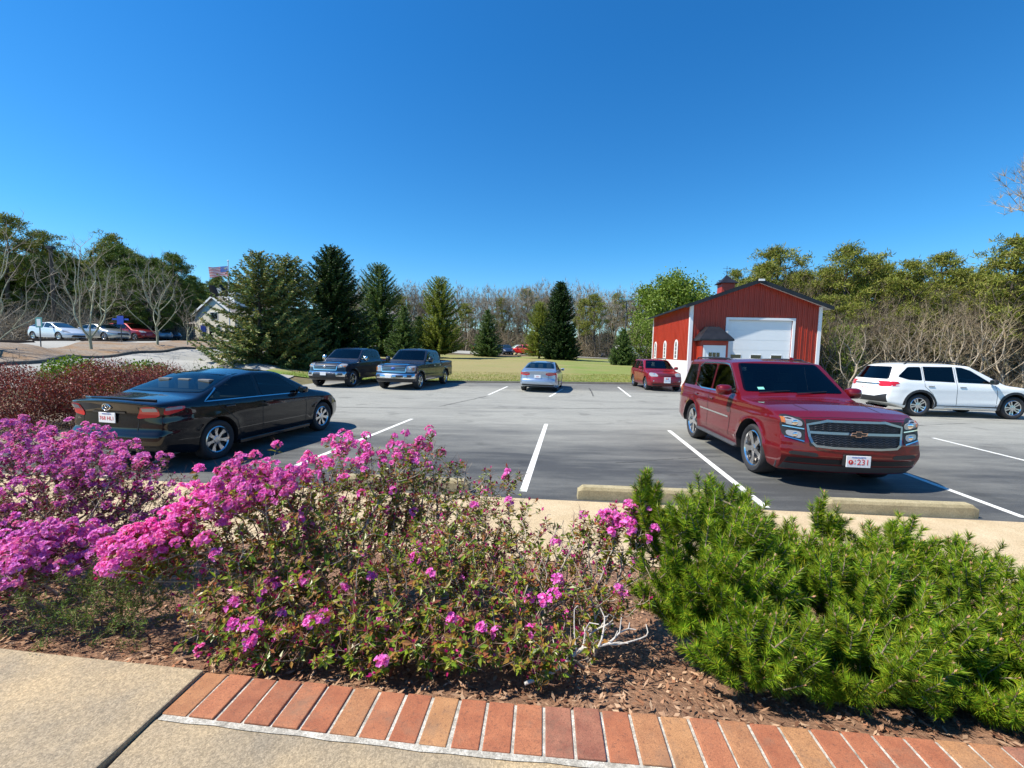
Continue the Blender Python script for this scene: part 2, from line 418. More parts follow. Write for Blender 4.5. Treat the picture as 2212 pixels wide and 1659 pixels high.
        mb.add(vv, ff); return mb.obj(name, mat, parent or s.root, smooth=True)
    def wheels(s, spokes=5, rimr=None, sw=.30, mat='alloy', twin=False):
        sp = s.sp; Rw, tw = sp['R'], sp.get('tw', .235); rr = rimr or Rw*.66
        tp = [(rr, -tw*.42), (rr+.02, -tw*.5), (Rw*.92, -tw*.52), (Rw*.985, -tw*.42), (Rw, -tw*.25), (Rw, tw*.25), (Rw*.985, tw*.42), (Rw*.92, tw*.52), (rr+.02, tw*.5), (rr, tw*.42), (rr-.02, tw*.3), (rr-.02, -tw*.3)]
        mt = MB(); mt.lathe(tp, 40 if not s.lod else 20, 'y', closed=True); tm = mt.mesh('tyre', M['tyre'], True); tm.set_sharp_from_angle(angle=R(50))
        rm = MB(); yo = tw*.42
        rm.lathe([(rr+.004, yo+.002), (rr-.012, yo+.010), (rr-.028, yo-.004), (rr-.04, yo-.06), (rr-.05, yo-.14)], 36, 'y')
        rm.lathe([(.001, yo-.005), (.055, yo-.008), (.075, yo-.022), (.08, yo-.06)], 20, 'y')
        for k in range(spokes):
            a = 2*math.pi*k/spokes
            for off_ in ((-.13, .13) if twin else (0,)):
                w0, w1 = (sw*.32*rr, sw*.55*rr) if not twin else (.022, .026)
                ca, sa = math.cos(a), math.sin(a)
                def P(r_, t_, y_): return (r_*ca-t_*sa, y_, r_*sa+t_*ca)
                r0, r1 = .05, rr-.022; sh = off_*rr*1.3
                V = [P(r0, -w0+sh*.4, yo-.012), P(r0, w0+sh*.4, yo-.012), P(r1*.6, w0*.9+sh*.8, yo-.022), P(r1*.6, -w0*.9+sh*.8, yo-.022), P(r1, w1+sh, yo-.004), P(r1, -w1+sh, yo-.004)]
                V += [(x, y-.045, z) for x, y, z in V]
                rm.add(V, [(0, 3, 2, 1), (3, 5, 4, 2), (0, 6, 9, 3), (3, 9, 11, 5), (1, 2, 8, 7), (2, 4, 10, 8)])
        rmesh = rm.mesh('rim', M[mat], True); rmesh.set_sharp_from_angle(angle=R(30))
        bd = MB(); bd.lathe([(.001, yo-.075), (rr-.07, yo-.075), (rr-.05, yo-.11)], 24, 'y'); bmesh_ = bd.mesh('brake_disc', M['darkmetal'], True)
        for xa in (sp['xf'], sp['xr']):
            for sy in (-1, 1):
                w = link(tm, 'wheel', s.root, (xa, sy*(sp['W']-tw*.5-sp.get('track_in', .02)), Rw), (0, rnd.random()*6*sy if sy > 0 else 0, 0 if sy > 0 else math.pi))
                w.rotation_euler = (0, rnd.random()*6, 0 if sy > 0 else math.pi)
                link(rmesh, 'rim', w); link(bmesh_, 'brake_disc', w)
    def mirror(s, x, z, mat=None, sz=(.09, .11, .085), arm=.07):
        for sy in (-1, 1):
            h = s.project(x, z, 'side', sy, 0)
            if h is None: continue
            m = MB(); V = []; n = 10
            prof = [(-1, .55), (-.8, .9), (-.3, 1), (.3, .95), (.75, .7), (1, .25)]
            for px_, r_ in prof:
                for k in range(n):
                    a = 2*math.pi*k/n; c, d = math.cos(a), math.sin(a)
                    c = math.copysign(abs(c)**.6, c); d = math.copysign(abs(d)**.6, d)
                    V.append((px_*sz[0], c*sz[1]*r_, d*sz[2]*r_))
            fs = [(i*n+k, i*n+(k+1) % n, (i+1)*n+(k+1) % n, (i+1)*n+k) for i in range(len(prof)-1) for k in range(n)]
            c = Vector((h.x, h.y+sy*(arm+sz[1]), z+.03)); m.add(np.array(V)+np.array(c), fs)
            n0 = m.n-len(V); m.F.append((np.array([list(range(n))])+n0, 1)); m.F.append((np.array([list(range(5*n, 6*n))])+n0, 0))
            m.tubes([tuple(h)], [(c.x, c.y-sy*sz[1]*.6, c.z-.03)], .03, .025, 6, 2)
            m.obj('mirror', [mat or s.mat, M['glass'], M['blackplastic']], s.root, sharp=40)
    def handles(s, spots, mat=None, w=.19):
        for x, z in spots:
            for sy in (-1, 1):
                h = s.project(x, z, 'side', sy, .012)
                if h is None: continue
                m = MB(); m.box(h.x-w/2, h.x+w/2, h.y-.014, h.y+.014, h.z-.018, h.z+.018); m.obj('door_handle', mat or s.mat, s.root, bevel=.012)
    def plate(s, front, z, y=0, text=None, size=(.305, .152), sign=None):
        sx = 1 if front else -1
        h = s.project(y, z, 'front', sx, .012)
        if h is None: return
        e = MB(); e.box(-.006, .006, -size[0]/2, size[0]/2, -size[1]/2, size[1]/2, 0)
        o = e.obj('license_plate', M['plate'], s.root, bevel=.004, loc=(h.x+sx*.012, h.y, h.z), rot=(0, 0, 0 if front else math.pi))
        if text:
            for (t, sz_, ox, oz, mt) in text: text_obj(t, sz_, 'plate_lettering', mt, o, ox, oz, .0072)
        if sign: sign(o)
        return o
def text_obj(t, size, name, mat, parent, ox, oz, xo):
    cu = bpy.data.curves.new('t', 'FONT'); cu.body = t; cu.size = size; cu.align_x = 'CENTER'; cu.align_y = 'CENTER'; cu.extrude = .001; cu.resolution_u = 3
    tmp = bpy.data.objects.new('t', cu); COL.objects.link(tmp); dg = bpy.context.evaluated_depsgraph_get()
    me = bpy.data.meshes.new_from_object(tmp.evaluated_get(dg)); bpy.data.objects.remove(tmp)
    me.transform(Matrix(((0, 0, 1, xo), (1, 0, 0, ox), (0, 1, 0, oz), (0, 0, 0, 1)))); me.materials.clear(); me.materials.append(mat)
    return link(me, name, parent)
def arc(cx, cz, r, a0, a1, n=10): return [(cx+r*math.cos(R(a)), cz+r*math.sin(R(a))) for a in np.linspace(a0, a1, n)]
def disc_part(car, y, z, r, name, mat, parent, off=.01, sx=1, ry=1.0):
    h = car.project(y, z, 'front', sx, off)
    if h is None: return
    m = MB(); m.lathe([(.001, .006), (r*.6, .008), (r, 0), (r, -.02)], 16, 'x', tuple(h)); o = m.obj(name, mat, parent, sharp=40); return o
# ---- 1: big red SUV nose-on in the nearest bay
P_red = paint('dark_red_paint', (.15, .0015, .004), .25, .38, dirt=.015, spec=.3)
sp = dict(L=5.18, W=1.02, H=1.89, R=.405, tw=.275, xf=1.60, xr=-1.346, gap=.075, flare=.038, crown=.04, tumble=.21, ledge=.03, tuck=.05,
  top=[(-2.59, 1.80), (-2.3, 1.86), (-1.2, 1.89), (-.1, 1.885), (.22, 1.84), (.98, 1.26), (1.08, 1.225), (1.9, 1.20), (2.35, 1.145), (2.59, 1.06)],
  bot=[(-2.59, .42), (-2.0, .36), (2.1, .30), (2.59, .24)], belt=[(-2.59, 1.2), (2.59, 1.17)],
  fin=[(.2, .22), (.36, .07), (.5, .0), (.72, .02), (.80, .05), (1.1, .09), (1.3, .1)], rin=[(.3, .1), (.55, 0), (.8, .03), (1.15, .06), (1.85, .30)],
  plan_f=(.7, .055), plan_r=(.6, .06), bow_f=.15, bow_r=.09, lines=[(.98, .016, .04), (.52, .014, .05)], smooth=1)
sp.update(hs=[[(-2.28, 1.23), (-1.40, 1.235), (-1.52, 1.73), (-2.12, 1.71)], [(-1.30, 1.235), (-.42, 1.24), (-.43, 1.755), (-1.36, 1.745)], [(-.34, 1.24), (.80, 1.255), (.20, 1.735), (-.05, 1.765), (-.35, 1.76)]],
  hf=[(-.84, 1.31), (.84, 1.31), (.70, 1.79), (-.70, 1.79)], hr=[(-.66, 1.28), (.66, 1.28), (.6, 1.72), (-.6, 1.72)], zs=1.28, seats=(-.15, -1.1))
c = Car('parked_suv', 'large dark red suv with chrome grille parked nose-on across from the concrete wheel stop', 'suv', sp, (5.15, 8.70, 0), -1.645, P_red, ds=.042)
for sy in (-1, 1):
    c.panel([(-2.28, 1.23), (-1.40, 1.235), (-1.52, 1.73), (-2.12, 1.71)], 'side', 'side_window', M['cglass_dark'], sy, .005, rnd_=1)
    c.panel([(-1.30, 1.235), (-.42, 1.24), (-.43, 1.755), (-1.36, 1.745)], 'side', 'side_window', M['cglass_dark'], sy, .005, rnd_=1)
    c.panel([(-.34, 1.24), (.80, 1.255), (.20, 1.735), (-.05, 1.765), (-.35, 1.76)], 'side', 'side_window', M['cglass'], sy, .005, rnd_=1)
    c.strip([(-1.40, 1.215), (.84, 1.235), (.22, 1.76), (-.05, 1.79), (-1.42, 1.775)], .024, 'side', 'window_trim', M['chrome'], sy, .007, closed=True, rnd_=1)
    for sx_ in (-1.35, -.385, .52): pass
    c.strip([(-.385, 1.74), (-.385, .52), (-.36, .46)], .014, 'side', 'door_seam', M['seam'], sy, .003)
    c.strip([(.70, 1.2), (.74, .9), (.70, .46)], .014, 'side', 'door_seam', M['seam'], sy, .003)
    c.strip([(-1.35, 1.22), (-1.28, 1.0), (-.94, .80), (-.86, .46)], .014, 'side', 'door_seam', M['seam'], sy, .003)
    c.strip([(-.80, .80), (.66, .795)], .03, 'side', 'body_side_trim', M['chrome'], sy, .008)
    m = MB(); m.box(-.83, 1.10, sy*.98-.10, sy*.98+.10, .31, .365); m.obj('running_board', M['greyplastic'], c.root, bevel=.025)
    m = MB(); m.poly_tube([(-2.05, sy*.72, 1.82), (-1.95, sy*.72, 1.872), (-.9, sy*.72, 1.888), (-.2, sy*.72, 1.88), (-.05, sy*.72, 1.83)], .018, 8); m.obj('roof_rail', M['blackplastic'], c.root, smooth=True)
    # lamps: stacked halves with chrome lip
    hl = c.panel([(sy*.675, .70), (sy*.95, .78), (sy*.96, 1.05), (sy*.88, 1.08), (sy*.675, 1.03)], 'front', 'headlight', M['blackplastic'], 1, .006, .05, rnd_=1)
    c.panel([(sy*.70, .92), (sy*.92, .95), (sy*.93, 1.03), (sy*.87, 1.05), (sy*.70, 1.005)], 'front', 'lamp_lens', M['lens'], 1, .012, .05, 1, hl)
    c.panel([(sy*.72, .745), (sy*.90, .785), (sy*.90, .865), (sy*.71, .85)], 'front', 'lamp_lens', M['lens'], 1, .012, .05, 1, hl)
    disc_part(c, sy*.79, .975, .042, 'lamp_bulb', M['bulb'], hl, .02); disc_part(c, sy*.79, .80, .035, 'lamp_bulb', M['bulb'], hl, .02)
    c.strip([(sy*.68, .89), (sy*.94, .92)], .016, 'front', 'lamp_trim', M['chrome'], 1, .016, hl)
    c.strip([(sy*.69, .715), (sy*.92, .765)], .014, 'front', 'lamp_trim', M['chrome'], 1, .016, hl)
    c.panel([(sy*.905, .965), (sy*.945, .97), (sy*.95, 1.035), (sy*.91, 1.03)], 'front', 'side_marker', M['amber'], 1, .018, .05, 0, hl)
    c.panel([(sy*.50, .50), (sy*.88, .52), (sy*.86, .57), (sy*.52, .56)], 'front', 'fog_lamp_recess', M['blackplastic'], 1, .006, .05, 1)
    c.panel([(sy*.90, .99), (sy*.99, .99), (sy*.99, 1.45), (sy*.90, 1.45)], 'front', 'tail_light', M['red_lens'], -1, .006, .06, 1)
gr = c.panel([(-.62, .66), (.62, .66), (.66, 1.03), (-.66, 1.03)], 'front', 'grille', M['blackplastic'], 1, .008, .05)
c.strip([(-.53, .645), (.53, .645), (.61, .72), (.65, 1.02), (-.65, 1.02), (-.61, .72)], .032, 'front', 'grille_surround', M['darkchrome'], 1, .024, gr, closed=True, rnd_=1)
c.strip([(-.62, .85), (.62, .85)], .036, 'front', 'grille_bar', M['darkchrome'], 1, .028, gr)
for zs_ in ((.675, .705, .735, .765, .795), (.90, .93, .96, .99)):
  g = MB()
  for zz in zs_:
    pts = []
    for k in range(49):
        y = -.58+k*1.16/48; h = c.project(y, zz+.006*(1 if (k//2) % 2 else -1), 'front', 1, .015)
        if h: pts.append(tuple(h))
    g.poly_tube(pts, .0045, 4)
  g.obj('grille_mesh', M['darkmetal'], gr)
h = c.project(0, .85, 'front', 1, .045); m = MB()
add_prism(m, [(-.11, -.022), (-.04, -.022), (-.04, -.042), (.04, -.042), (.04, -.022), (.11, -.022), (.125, .022), (.04, .022), (.04, .042), (-.04, .042), (-.04, .022), (-.095, .022)], 0, .014, 'x', 0, lambda V: V+np.array(h))
em = m.obj('emblem', M['chrome'], gr)
m = MB(); add_prism(m, [(-.094, -.014), (-.032, -.014), (-.032, -.034), (.032, -.034), (.032, -.014), (.094, -.014), (.105, .014), (.032, .014), (.032, .034), (-.032, .034), (-.032, .014), (-.082, .014)], .0145, .018, 'x', 0, lambda V: V+np.array(h)); m.obj('emblem_face', M['blackplastic'], gr)
c.panel([(-.9, .40), (.9, .40), (.88, .475), (-.88, .475)], 'front', 'lower_grille', M['blackplastic'], 1, .006, .06, 0)
c.panel([(-.94, .27), (.94, .27), (.96, .375), (-.96, .375)], 'front', 'bumper_skirt', M['greyplastic'], 1, .006, .06, 0)
m = MB(); hh = c.project(.18, .5, 'front', 1, .0); m.box(hh.x-.03, hh.x+.03, -.19, .19, .385, .56); m.obj('plate_bracket', M['blackplastic'], c.root, bevel=.02)
def seal(o):
    m = MB(); m.lathe([(.001, .0085), (.034, .0085), (.034, .006)], 20, 'x', (0, -.105, -.008)); m.obj('plate_seal', M['plate_red'], o)
    text_obj('F', .05, 'plate_lettering', M['plate'], o, -.105, -.008, .0095)
pl = c.plate(True, .475, 0, [('231', .115, .062, -.008, M['plate_red']), ('F', .035, -.048, .012, M['plate_red']), ('P', .035, -.048, -.03, M['plate_red']), ('MASSACHUSETTS', .024, 0, .06, M['plate_blue'])], (.33, .165), seal)
pl.location.x = hh.x+.04
c.panel([(-.86, 1.30), (.86, 1.30), (.72, 1.80), (-.72, 1.80)], 'front', 'windshield', M['cglass'], 1, .006, .06, 1)
c.panel([(-.66, 1.28), (.66, 1.28), (.6, 1.72), (-.6, 1.72)], 'front', 'rear_window', M['cglass_dark'], -1, .006, .06, 1)
m = c.panel([(-.60, 1.33), (-.49, 1.335), (-.49, 1.375), (-.60, 1.37)], 'front', 'windshield_sticker', plain('green_sticker', (.2, .55, .45), .5), 1, .009, .05)
for y0, y1 in ((-.62, -.08), (.02, .56)):
    m = MB(); P = [c.project(y0+(y1-y0)*k/5, 1.28+.035*k/5, 'front', 1, .022) for k in range(6)]; m.poly_tube([tuple(p) for p in P if p], .009, 5); m.obj('wiper', M['blackplastic'], c.root)
m = MB(); add_prism(m, [(-.09, 0), (.07, 0), (.0, .055), (-.05, .06)], -.012, .012, 'y', 0, lambda V: V+np.array([0.0, .42, 1.875])); m.obj('antenna', P_red, c.root, bevel=.006)
for sy in (-1, 1):
    c.strip([(1.15, sy*.62), (1.7, sy*.56), (2.3, sy*.50)], .012, 'top', 'hood_crease', M['seam'], 1, .002)
c.strip([(2.36, -.88), (2.45, -.5), (2.48, 0), (2.45, .5), (2.36, .88)], .012, 'top', 'hood_seam', M['seam'], 1, .002)
c.wheels(5, .30, .42, 'chrome'); c.mirror(.72, 1.27, None, (.10, .14, .10), .06); c.handles([(-.22, 1.06), (-1.12, 1.07)])
# ---- sedans
def sedan(name, label, loc, yaw, col, kind='a', ds=.05, group=None, lod=0):
    if kind == 'a':
        sp = dict(L=4.80, W=.915, H=1.46, R=.33, tw=.215, xf=1.44, xr=-1.336, gap=.05, flare=.014, tumble=.42, ledge=.02, tuck=.06, zmid=.5, crown=.05,
          top=[(-2.4, 1.065), (-2.2, 1.085), (-1.72, 1.10), (-1.62, 1.115), (-.82, 1.40), (-.3, 1.46), (.15, 1.445), (.35, 1.41), (1.12, 1.03), (1.3, .985), (1.9, .90), (2.25, .78), (2.40, .66)],
          bot=[(-2.4, .30), (-1.8, .19), (1.9, .18), (2.4, .22)], belt=[(-2.4, 1.04), (-1.5, .985), (1.2, .90), (2.4, .8)],
          fin=[(.2, .12), (.4, 0), (.6, .01), (.8, .1), (1, .2)], rin=[(.2, .14), (.42, .0), (.56, 0), (.62, .05), (.9, .07), (1.06, .0), (1.2, .1)],
          plan_f=(.95, .15), plan_r=(.7, .08), bow_f=.24, bow_r=.11, lines=[(.80, .010, .06), (.30, .012, .04)], smooth=3)
    else:
        sp = dict(L=4.96, W=.92, H=1.46, R=.335, tw=.22, xf=1.47, xr=-1.35, gap=.05, flare=.014, tumble=.42, ledge=.02, tuck=.06, zmid=.5, crown=.05,
          top=[(-2.48, 1.04), (-2.2, 1.07), (-1.95, 1.09), (-.9, 1.40), (-.3, 1.46), (.1, 1.45), (.3, 1.41), (1.15, 1.02), (1.3, .98), (2.0, .89), (2.3, .78), (2.48, .64)],
          bot=[(-2.48, .30), (-1.8, .19), (1.9, .18), (2.48, .22)], belt=[(-2.48, 1.0), (-1.5, .96), (1.2, .90), (2.48, .8)],
          fin=[(.2, .12), (.4, 0), (.6, .01), (.8, .1), (1, .2)], rin=[(.2, .14), (.42, .0), (.58, 0), (.66, .05), (.9, .05), (1.04, -.02), (1.2, .1)],
          plan_f=(.95, .16), plan_r=(.8, .12), bow_f=.26, bow_r=.16, lines=[(.78, .012, .06)], smooth=3)
    sp.update(hs=[[(-1.50, 1.005), (-.42, .985), (-.42, 1.365), (-.80, 1.355), (-1.15, 1.20)], [(-.33, .985), (.82, .955), (.28, 1.30), (.0, 1.37), (-.33, 1.375)]], hf=[(-.74, 1.06), (.74, 1.06), (.56, 1.39), (-.56, 1.39)], hr=[(-.70, 1.135), (.70, 1.135), (.54, 1.385), (-.54, 1.385)], zs=.98, seatm='seatcloth', seats=(-.2, -1.1))
    c = Car(name, label, 'car', sp, loc, yaw, col, group, ds, lod)
    for sy in (-1, 1):
        c.panel([(-1.50, 1.005), (-.42, .985), (-.42, 1.365), (-.80, 1.355), (-1.15, 1.20)], 'side', 'side_window', M['cglass'], sy, .005, rnd_=1)
        c.panel([(-.33, .985), (.82, .955), (.28, 1.30), (.0, 1.37), (-.33, 1.375)], 'side', 'side_window', M['cglass'], sy, .005, rnd_=1)
        if lod: continue
        c.strip([(.84, .94), (-.38, .968), (-1.56, .99), (-1.25, 1.185)], .016, 'side', 'window_trim', M['chrome'] if kind == 'a' else M['blackplastic'], sy, .007)
        c.strip([(-.375, 1.37), (-.375, .40), (-.36, .26)], .012, 'side', 'door_seam', M['seam'], sy, .002)
        c.strip([(.80, .93), (.86, .7), (.82, .26)], .012, 'side', 'door_seam', M['seam'], sy, .002)
        c.strip([(-1.38, .98), (-1.16, .78), (-.97, .62), (-.88, .26)], .012, 'side', 'door_seam', M['seam'], sy, .002)
        m = MB(); m.box(-.90, .98, sy*.885-.02, sy*.885+.02, .175, .25); m.obj('side_skirt', col, c.root, bevel=.015)
    tl = []
    for sy in (-1, 1):
        if kind == 'a':
            t = c.panel([(sy*.47, .80), (sy*.80, .83), (sy*.80, .985), (sy*.57, .98)], 'front', 'tail_light', M['red_lens'], -1, .007, .05, 1)
            if t:
                c.strip([(sy*.58, .935), (sy*.79, .94)], .055, 'front', 'tail_light_lens', M['lens'], -1, .010, t)
                c.panel([(-2.20, .845), (-1.94, .905), (-1.90, .965), (-2.20, .97)], 'side', 'tail_light_side', M['red_lens'], sy, .009, .05, 1, t)
                c.strip([(-2.19, .94), (-1.96, .945)], .038, 'side', 'tail_light_lens', M['lens'], sy, .013, t)
        else:
            t = c.panel([(sy*.36, .84), (sy*.55, .80), (sy*.9, .86), (sy*.91, .95), (sy*.40, .94)], 'front', 'tail_light', M['red_lens'], -1, .007, .05, 1)
            c.strip([(sy*.42, .89), (sy*.86, .90)], .02, 'front', 'tail_light_lens', M['lens'], -1, .010, t)
        c.panel([(sy*.48, .60), (sy*.86, .66), (sy*.88, .76), (sy*.55, .73)], 'front', 'headlight', M['lens'], 1, .007, .05, 1)
    c.panel([(-.45, .52), (.45, .52), (.45, .66), (-.45, .66)], 'front', 'grille', M['blackplastic'], 1, .007, .06, 1)
    c.panel([(-.74, 1.125), (.74, 1.125), (.58, 1.40), (-.58, 1.40)], 'front', 'rear_window', M['cglass'], -1, .006, .06, 1)
    c.panel([(-.76, 1.05), (.76, 1.05), (.58, 1.40), (-.58, 1.40)], 'front', 'windshield', M['cglass'], 1, .006, .06, 1)
    c.mirror(.68, .985, None, (.075, .10, .07), .05)
    if not lod:
        c.handles([(-.22, .86), (-1.10, .87)], None if kind == 'a' else M['chrome'])
        c.strip([(-.84, .36), (.84, .36)], .06, 'front', 'bumper_seam', M['seam'] if kind == 'b' else M['blackplastic'], -1, .004)
        c.strip([(-.50, .62), (-.54, .98)], .010, 'front', 'boot_seam', M['seam'], -1, .003); c.strip([(.50, .62), (.54, .98)], .010, 'front', 'boot_seam', M['seam'], -1, .003)
    c.wheels(7 if kind == 'a' else 10, .225, .34, 'alloy')
    return c
P_black = paint('black_paint', (.004, .004, .006), .0, .25, dirt=.006, spec=.1)
c = sedan('parked_sedan', 'glossy black sedan seen from behind beside the red barberry hedge', (-5.50, 8.66, 0), 1.37, P_black, 'a', .042)
c.plate(False, .80, 0, [('768 HL1', .078, 0, -.010, M['plate_red']), ('MASSACHUSETTS', .022, 0, .055, M['plate_blue'])])
c.strip([(-.30, .885), (.30, .885)], .03, 'front', 'boot_garnish', M['darkmetal'], -1, .012)
h = c.project(0, .965, 'front', -1, .014); m = MB(); m.lathe([(.060, -.006), (.062, .0), (.052, .008), (.046, .002), (.046, -.006)], 24, 'x', (0, 0, 0))
m.lathe([(.026, -.006), (.028, .0), (.022, .006), (.018, -.004)], 20, 'x', (0, 0, .012)); o = m.obj('emblem', M['chrome'], c.root, smooth=True, loc=tuple(h)); o.scale = (-1, 1.35, .9)
m = MB(); m.poly_tube([tuple(c.project(xx, yy, 'top', 1, .012)) for xx, yy in ((-2.16, -.66), (-2.26, -.4), (-2.29, 0), (-2.26, .4), (-2.16, .66))], .016, 8); m.obj('boot_spoiler', P_black, c.root, smooth=True)
h = c.project(.62, .765, 'front', -1, .006)
text_obj('SE', .05, 'badge', M['chrome'], c.root, 0, 0, 0).matrix_local = Matrix.Translation(h)@Matrix.Rotation(math.pi, 4, 'Z')@Matrix.Translation((.004, 0, 0))
P_silver = paint('silver_blue_paint', (.42, .49, .60), .75, .3)
c = sedan('parked_sedan', 'pale silver blue sedan parked alone facing the lawn', (1.62, 22.85, 0), R(80), P_silver, 'b', .055)
c.plate(False, .76, 0, [('4SM', .08, 0, -.01, M['plate_red'])]); c.strip([(-.7, .30), (.7, .30)], .10, 'front', 'bumper_valance', M['blackplastic'], -1, .005)
# ---- white SUV
def suv(name, label, loc, yaw, col, kind='w', ds=.055, group=None, lod=0):
    if kind == 'w':
        sp = dict(L=5.0, W=.965, H=1.80, R=.37, tw=.245, xf=1.52, xr=-1.37, gap=.065, flare=.02, tumble=.30, ledge=.02, tuck=.05, zmid=.62, crown=.045,
          top=[(-2.5, 1.66), (-2.3, 1.71), (-1.4, 1.765), (-.3, 1.765), (.25, 1.72), (1.22, 1.16), (1.4, 1.11), (1.9, 1.06), (2.3, .95), (2.5, .82)],
          bot=[(-2.5, .42), (-1.9, .26), (1.9, .25), (2.5, .3)], belt=[(-2.5, 1.18), (1.2, 1.06), (2.5, 1.0)],
          fin=[(.2, .14), (.5, 0), (.8, .05), (1.1, .16)], rin=[(.2, .22), (.5, .02), (.62, 0), (.8, .06), (1.1, .10), (1.7, .42)],
          plan_f=(.9, .13), plan_r=(.8, .08), bow_f=.24, bow_r=.15, lines=[(.94, .012, .06), (.45, .02, .06)], smooth=3)
    else:
        sp = dict(L=4.69, W=.912, H=1.68, R=.35, tw=.225, xf=1.41, xr=-1.305, gap=.05, flare=.016, tumble=.28, ledge=.02, tuck=.05, zmid=.58, crown=.045,
          top=[(-2.345, 1.58), (-2.2, 1.63), (-1.3, 1.68), (-.2, 1.68), (.15, 1.64), (1.0, 1.12), (1.15, 1.08), (1.8, 1.02), (2.1, .95), (2.345, .84)],
          bot=[(-2.345, .38), (-1.8, .26), (1.8, .25), (2.345, .28)], belt=[(-2.345, 1.08), (1.0, 1.03), (2.345, .98)],
          fin=[(.2, .12), (.45, 0), (.7, .03), (1.0, .12)], rin=[(.2, .14), (.5, 0), (.7, .03), (1.0, .06), (1.6, .26)],
          plan_f=(.85, .12), plan_r=(.7, .08), bow_f=.20, bow_r=.12, lines=[(.5, .012, .05)], smooth=3)
    if kind == 'w': sp.update(hs=[[(-2.02, 1.29), (-1.72, 1.20), (-1.30, 1.185), (-1.30, 1.63), (-1.70, 1.62)], [(-1.22, 1.18), (-.30, 1.15), (-.30, 1.65), (-1.22, 1.64)], [(-.20, 1.148), (.86, 1.13), (.24, 1.55), (-.02, 1.635), (-.20, 1.645)]], hf=[(-.76, 1.22), (.76, 1.22), (.60, 1.65), (-.60, 1.65)], hr=[(-.70, 1.22), (.70, 1.22), (.56, 1.60), (-.56, 1.60)], zs=1.2)
    else: sp.update(hs=[[(-2.0, 1.13), (-1.28, 1.12), (-1.30, 1.56), (-1.85, 1.53)], [(-1.20, 1.12), (-.32, 1.11), (-.32, 1.58), (-1.20, 1.57)], [(-.24, 1.11), (.76, 1.10), (.15, 1.52), (-.05, 1.57), (-.24, 1.575)]], hf=[(-.76, 1.17), (.76, 1.17), (.60, 1.59), (-.60, 1.59)], hr=[(-.70, 1.14), (.70, 1.14), (.56, 1.50), (-.56, 1.50)], zs=1.12)
    c = Car(name, label, 'suv', sp, loc, yaw, col, group, ds, lod)
    h = sp['L']/2; k = kind == 'w'; zt = 1.63 if k else 1.58; zb = 1.16 if k else 1.1
    for sy in (-1, 1):
        if k:
            c.panel([(-2.02, 1.29), (-1.72, 1.20), (-1.30, 1.185), (-1.30, 1.63), (-1.70, 1.62)], 'side', 'side_window', M['cglass_dark'], sy, .005, rnd_=1)
            c.panel([(-1.22, 1.18), (-.30, 1.15), (-.30, 1.65), (-1.22, 1.64)], 'side', 'side_window', M['cglass_dark'], sy, .005)
            c.panel([(-.20, 1.148), (.86, 1.13), (.24, 1.55), (-.02, 1.635), (-.20, 1.645)], 'side', 'side_window', M['cglass'], sy, .005)
        else:
            c.panel([(-2.0, 1.13), (-1.28, 1.12), (-1.30, 1.56), (-1.85, 1.53)], 'side', 'side_window', M['cglass_dark'], sy, .005, rnd_=1)
            c.panel([(-1.20, 1.12), (-.32, 1.11), (-.32, 1.58), (-1.20, 1.57)], 'side', 'side_window', M['cglass_dark'], sy, .005)
            c.panel([(-.24, 1.11), (.76, 1.10), (.15, 1.52), (-.05, 1.57), (-.24, 1.575)], 'side', 'side_window', M['cglass'], sy, .005)
        if not lod:
            c.strip([(-.25, zt), (-.25, .40)], .012, 'side', 'door_seam', M['seam'], sy, .002); c.strip([(.92, 1.08), (.98, .8), (.95, .36)], .012, 'side', 'door_seam', M['seam'], sy, .002)
            c.strip([(-1.26, zt), (-1.24, 1.0), (-.98, .75), (-.88, .4)], .012, 'side', 'door_seam', M['seam'], sy, .002)
            if k:
                for xa in (sp['xf'], sp['xr']):
                    c.strip(arc(xa, .37, .485, -12, 192, 18), .075, 'side', 'arch_cladding', M['blackplastic'], sy, .012)
                c.strip([(-.92, .325), (1.05, .325)], .13, 'side', 'sill_cladding', M['blackplastic'], sy, .012); c.strip([(-.6, .315), (.8, .315)], .02, 'side', 'sill_trim', M['chrome'], sy, .016)
            m = MB(); P = [(-1.75, 1.70), (-1.62, 1.79), (-.2, 1.80), (.12, 1.72)] if k else [(-1.75, 1.63), (-1.65, 1.71), (-.25, 1.71), (-.1, 1.65)]
            m.poly_tube([(x, sy*sp['W']*.70, z) for x, z in P], .02, 6); m.obj('roof_rail', M['blackplastic'], c.root, smooth=True)
        if k:
            t = c.panel([(sy*.52, .985), (sy*.62, .95), (sy*.95, .98), (sy*.955, 1.13), (sy*.80, 1.12)], 'front', 'tail_light', M['red_lens'], -1, .008, .05, 1)
            c.panel([(-2.40, 1.0), (-2.1, 1.03), (-1.98, 1.08), (-2.12, 1.13), (-2.40, 1.13)], 'side', 'tail_light', M['red_lens'], sy, .009, .05, 1, t)
            c.panel([(sy*.55, .80), (sy*.88, .84), (sy*.9, .93), (sy*.55, .90)], 'front', 'headlight', M['lens'], 1, .008, .05, 1)
        else:
            c.panel([(sy*.74, .8), (sy*.89, .8), (sy*.88, 1.3), (sy*.80, 1.3)], 'front', 'tail_light', M['red_lens'], -1, .008, .05, 1)
            hl = c.panel([(sy*.44, .78), (sy*.80, .77), (sy*.84, .92), (sy*.72, .97), (sy*.47, .93)], 'front', 'headlight', M['lens'], 1, .008, .05, 1)
            if hl: disc_part(c, sy*.6, .86, .05, 'lamp_bulb', M['bulb'], hl, .018)
            if hl: disc_part(c, sy*.66, .54, .04, 'fog_lamp', M['lens'], c.root, .008)
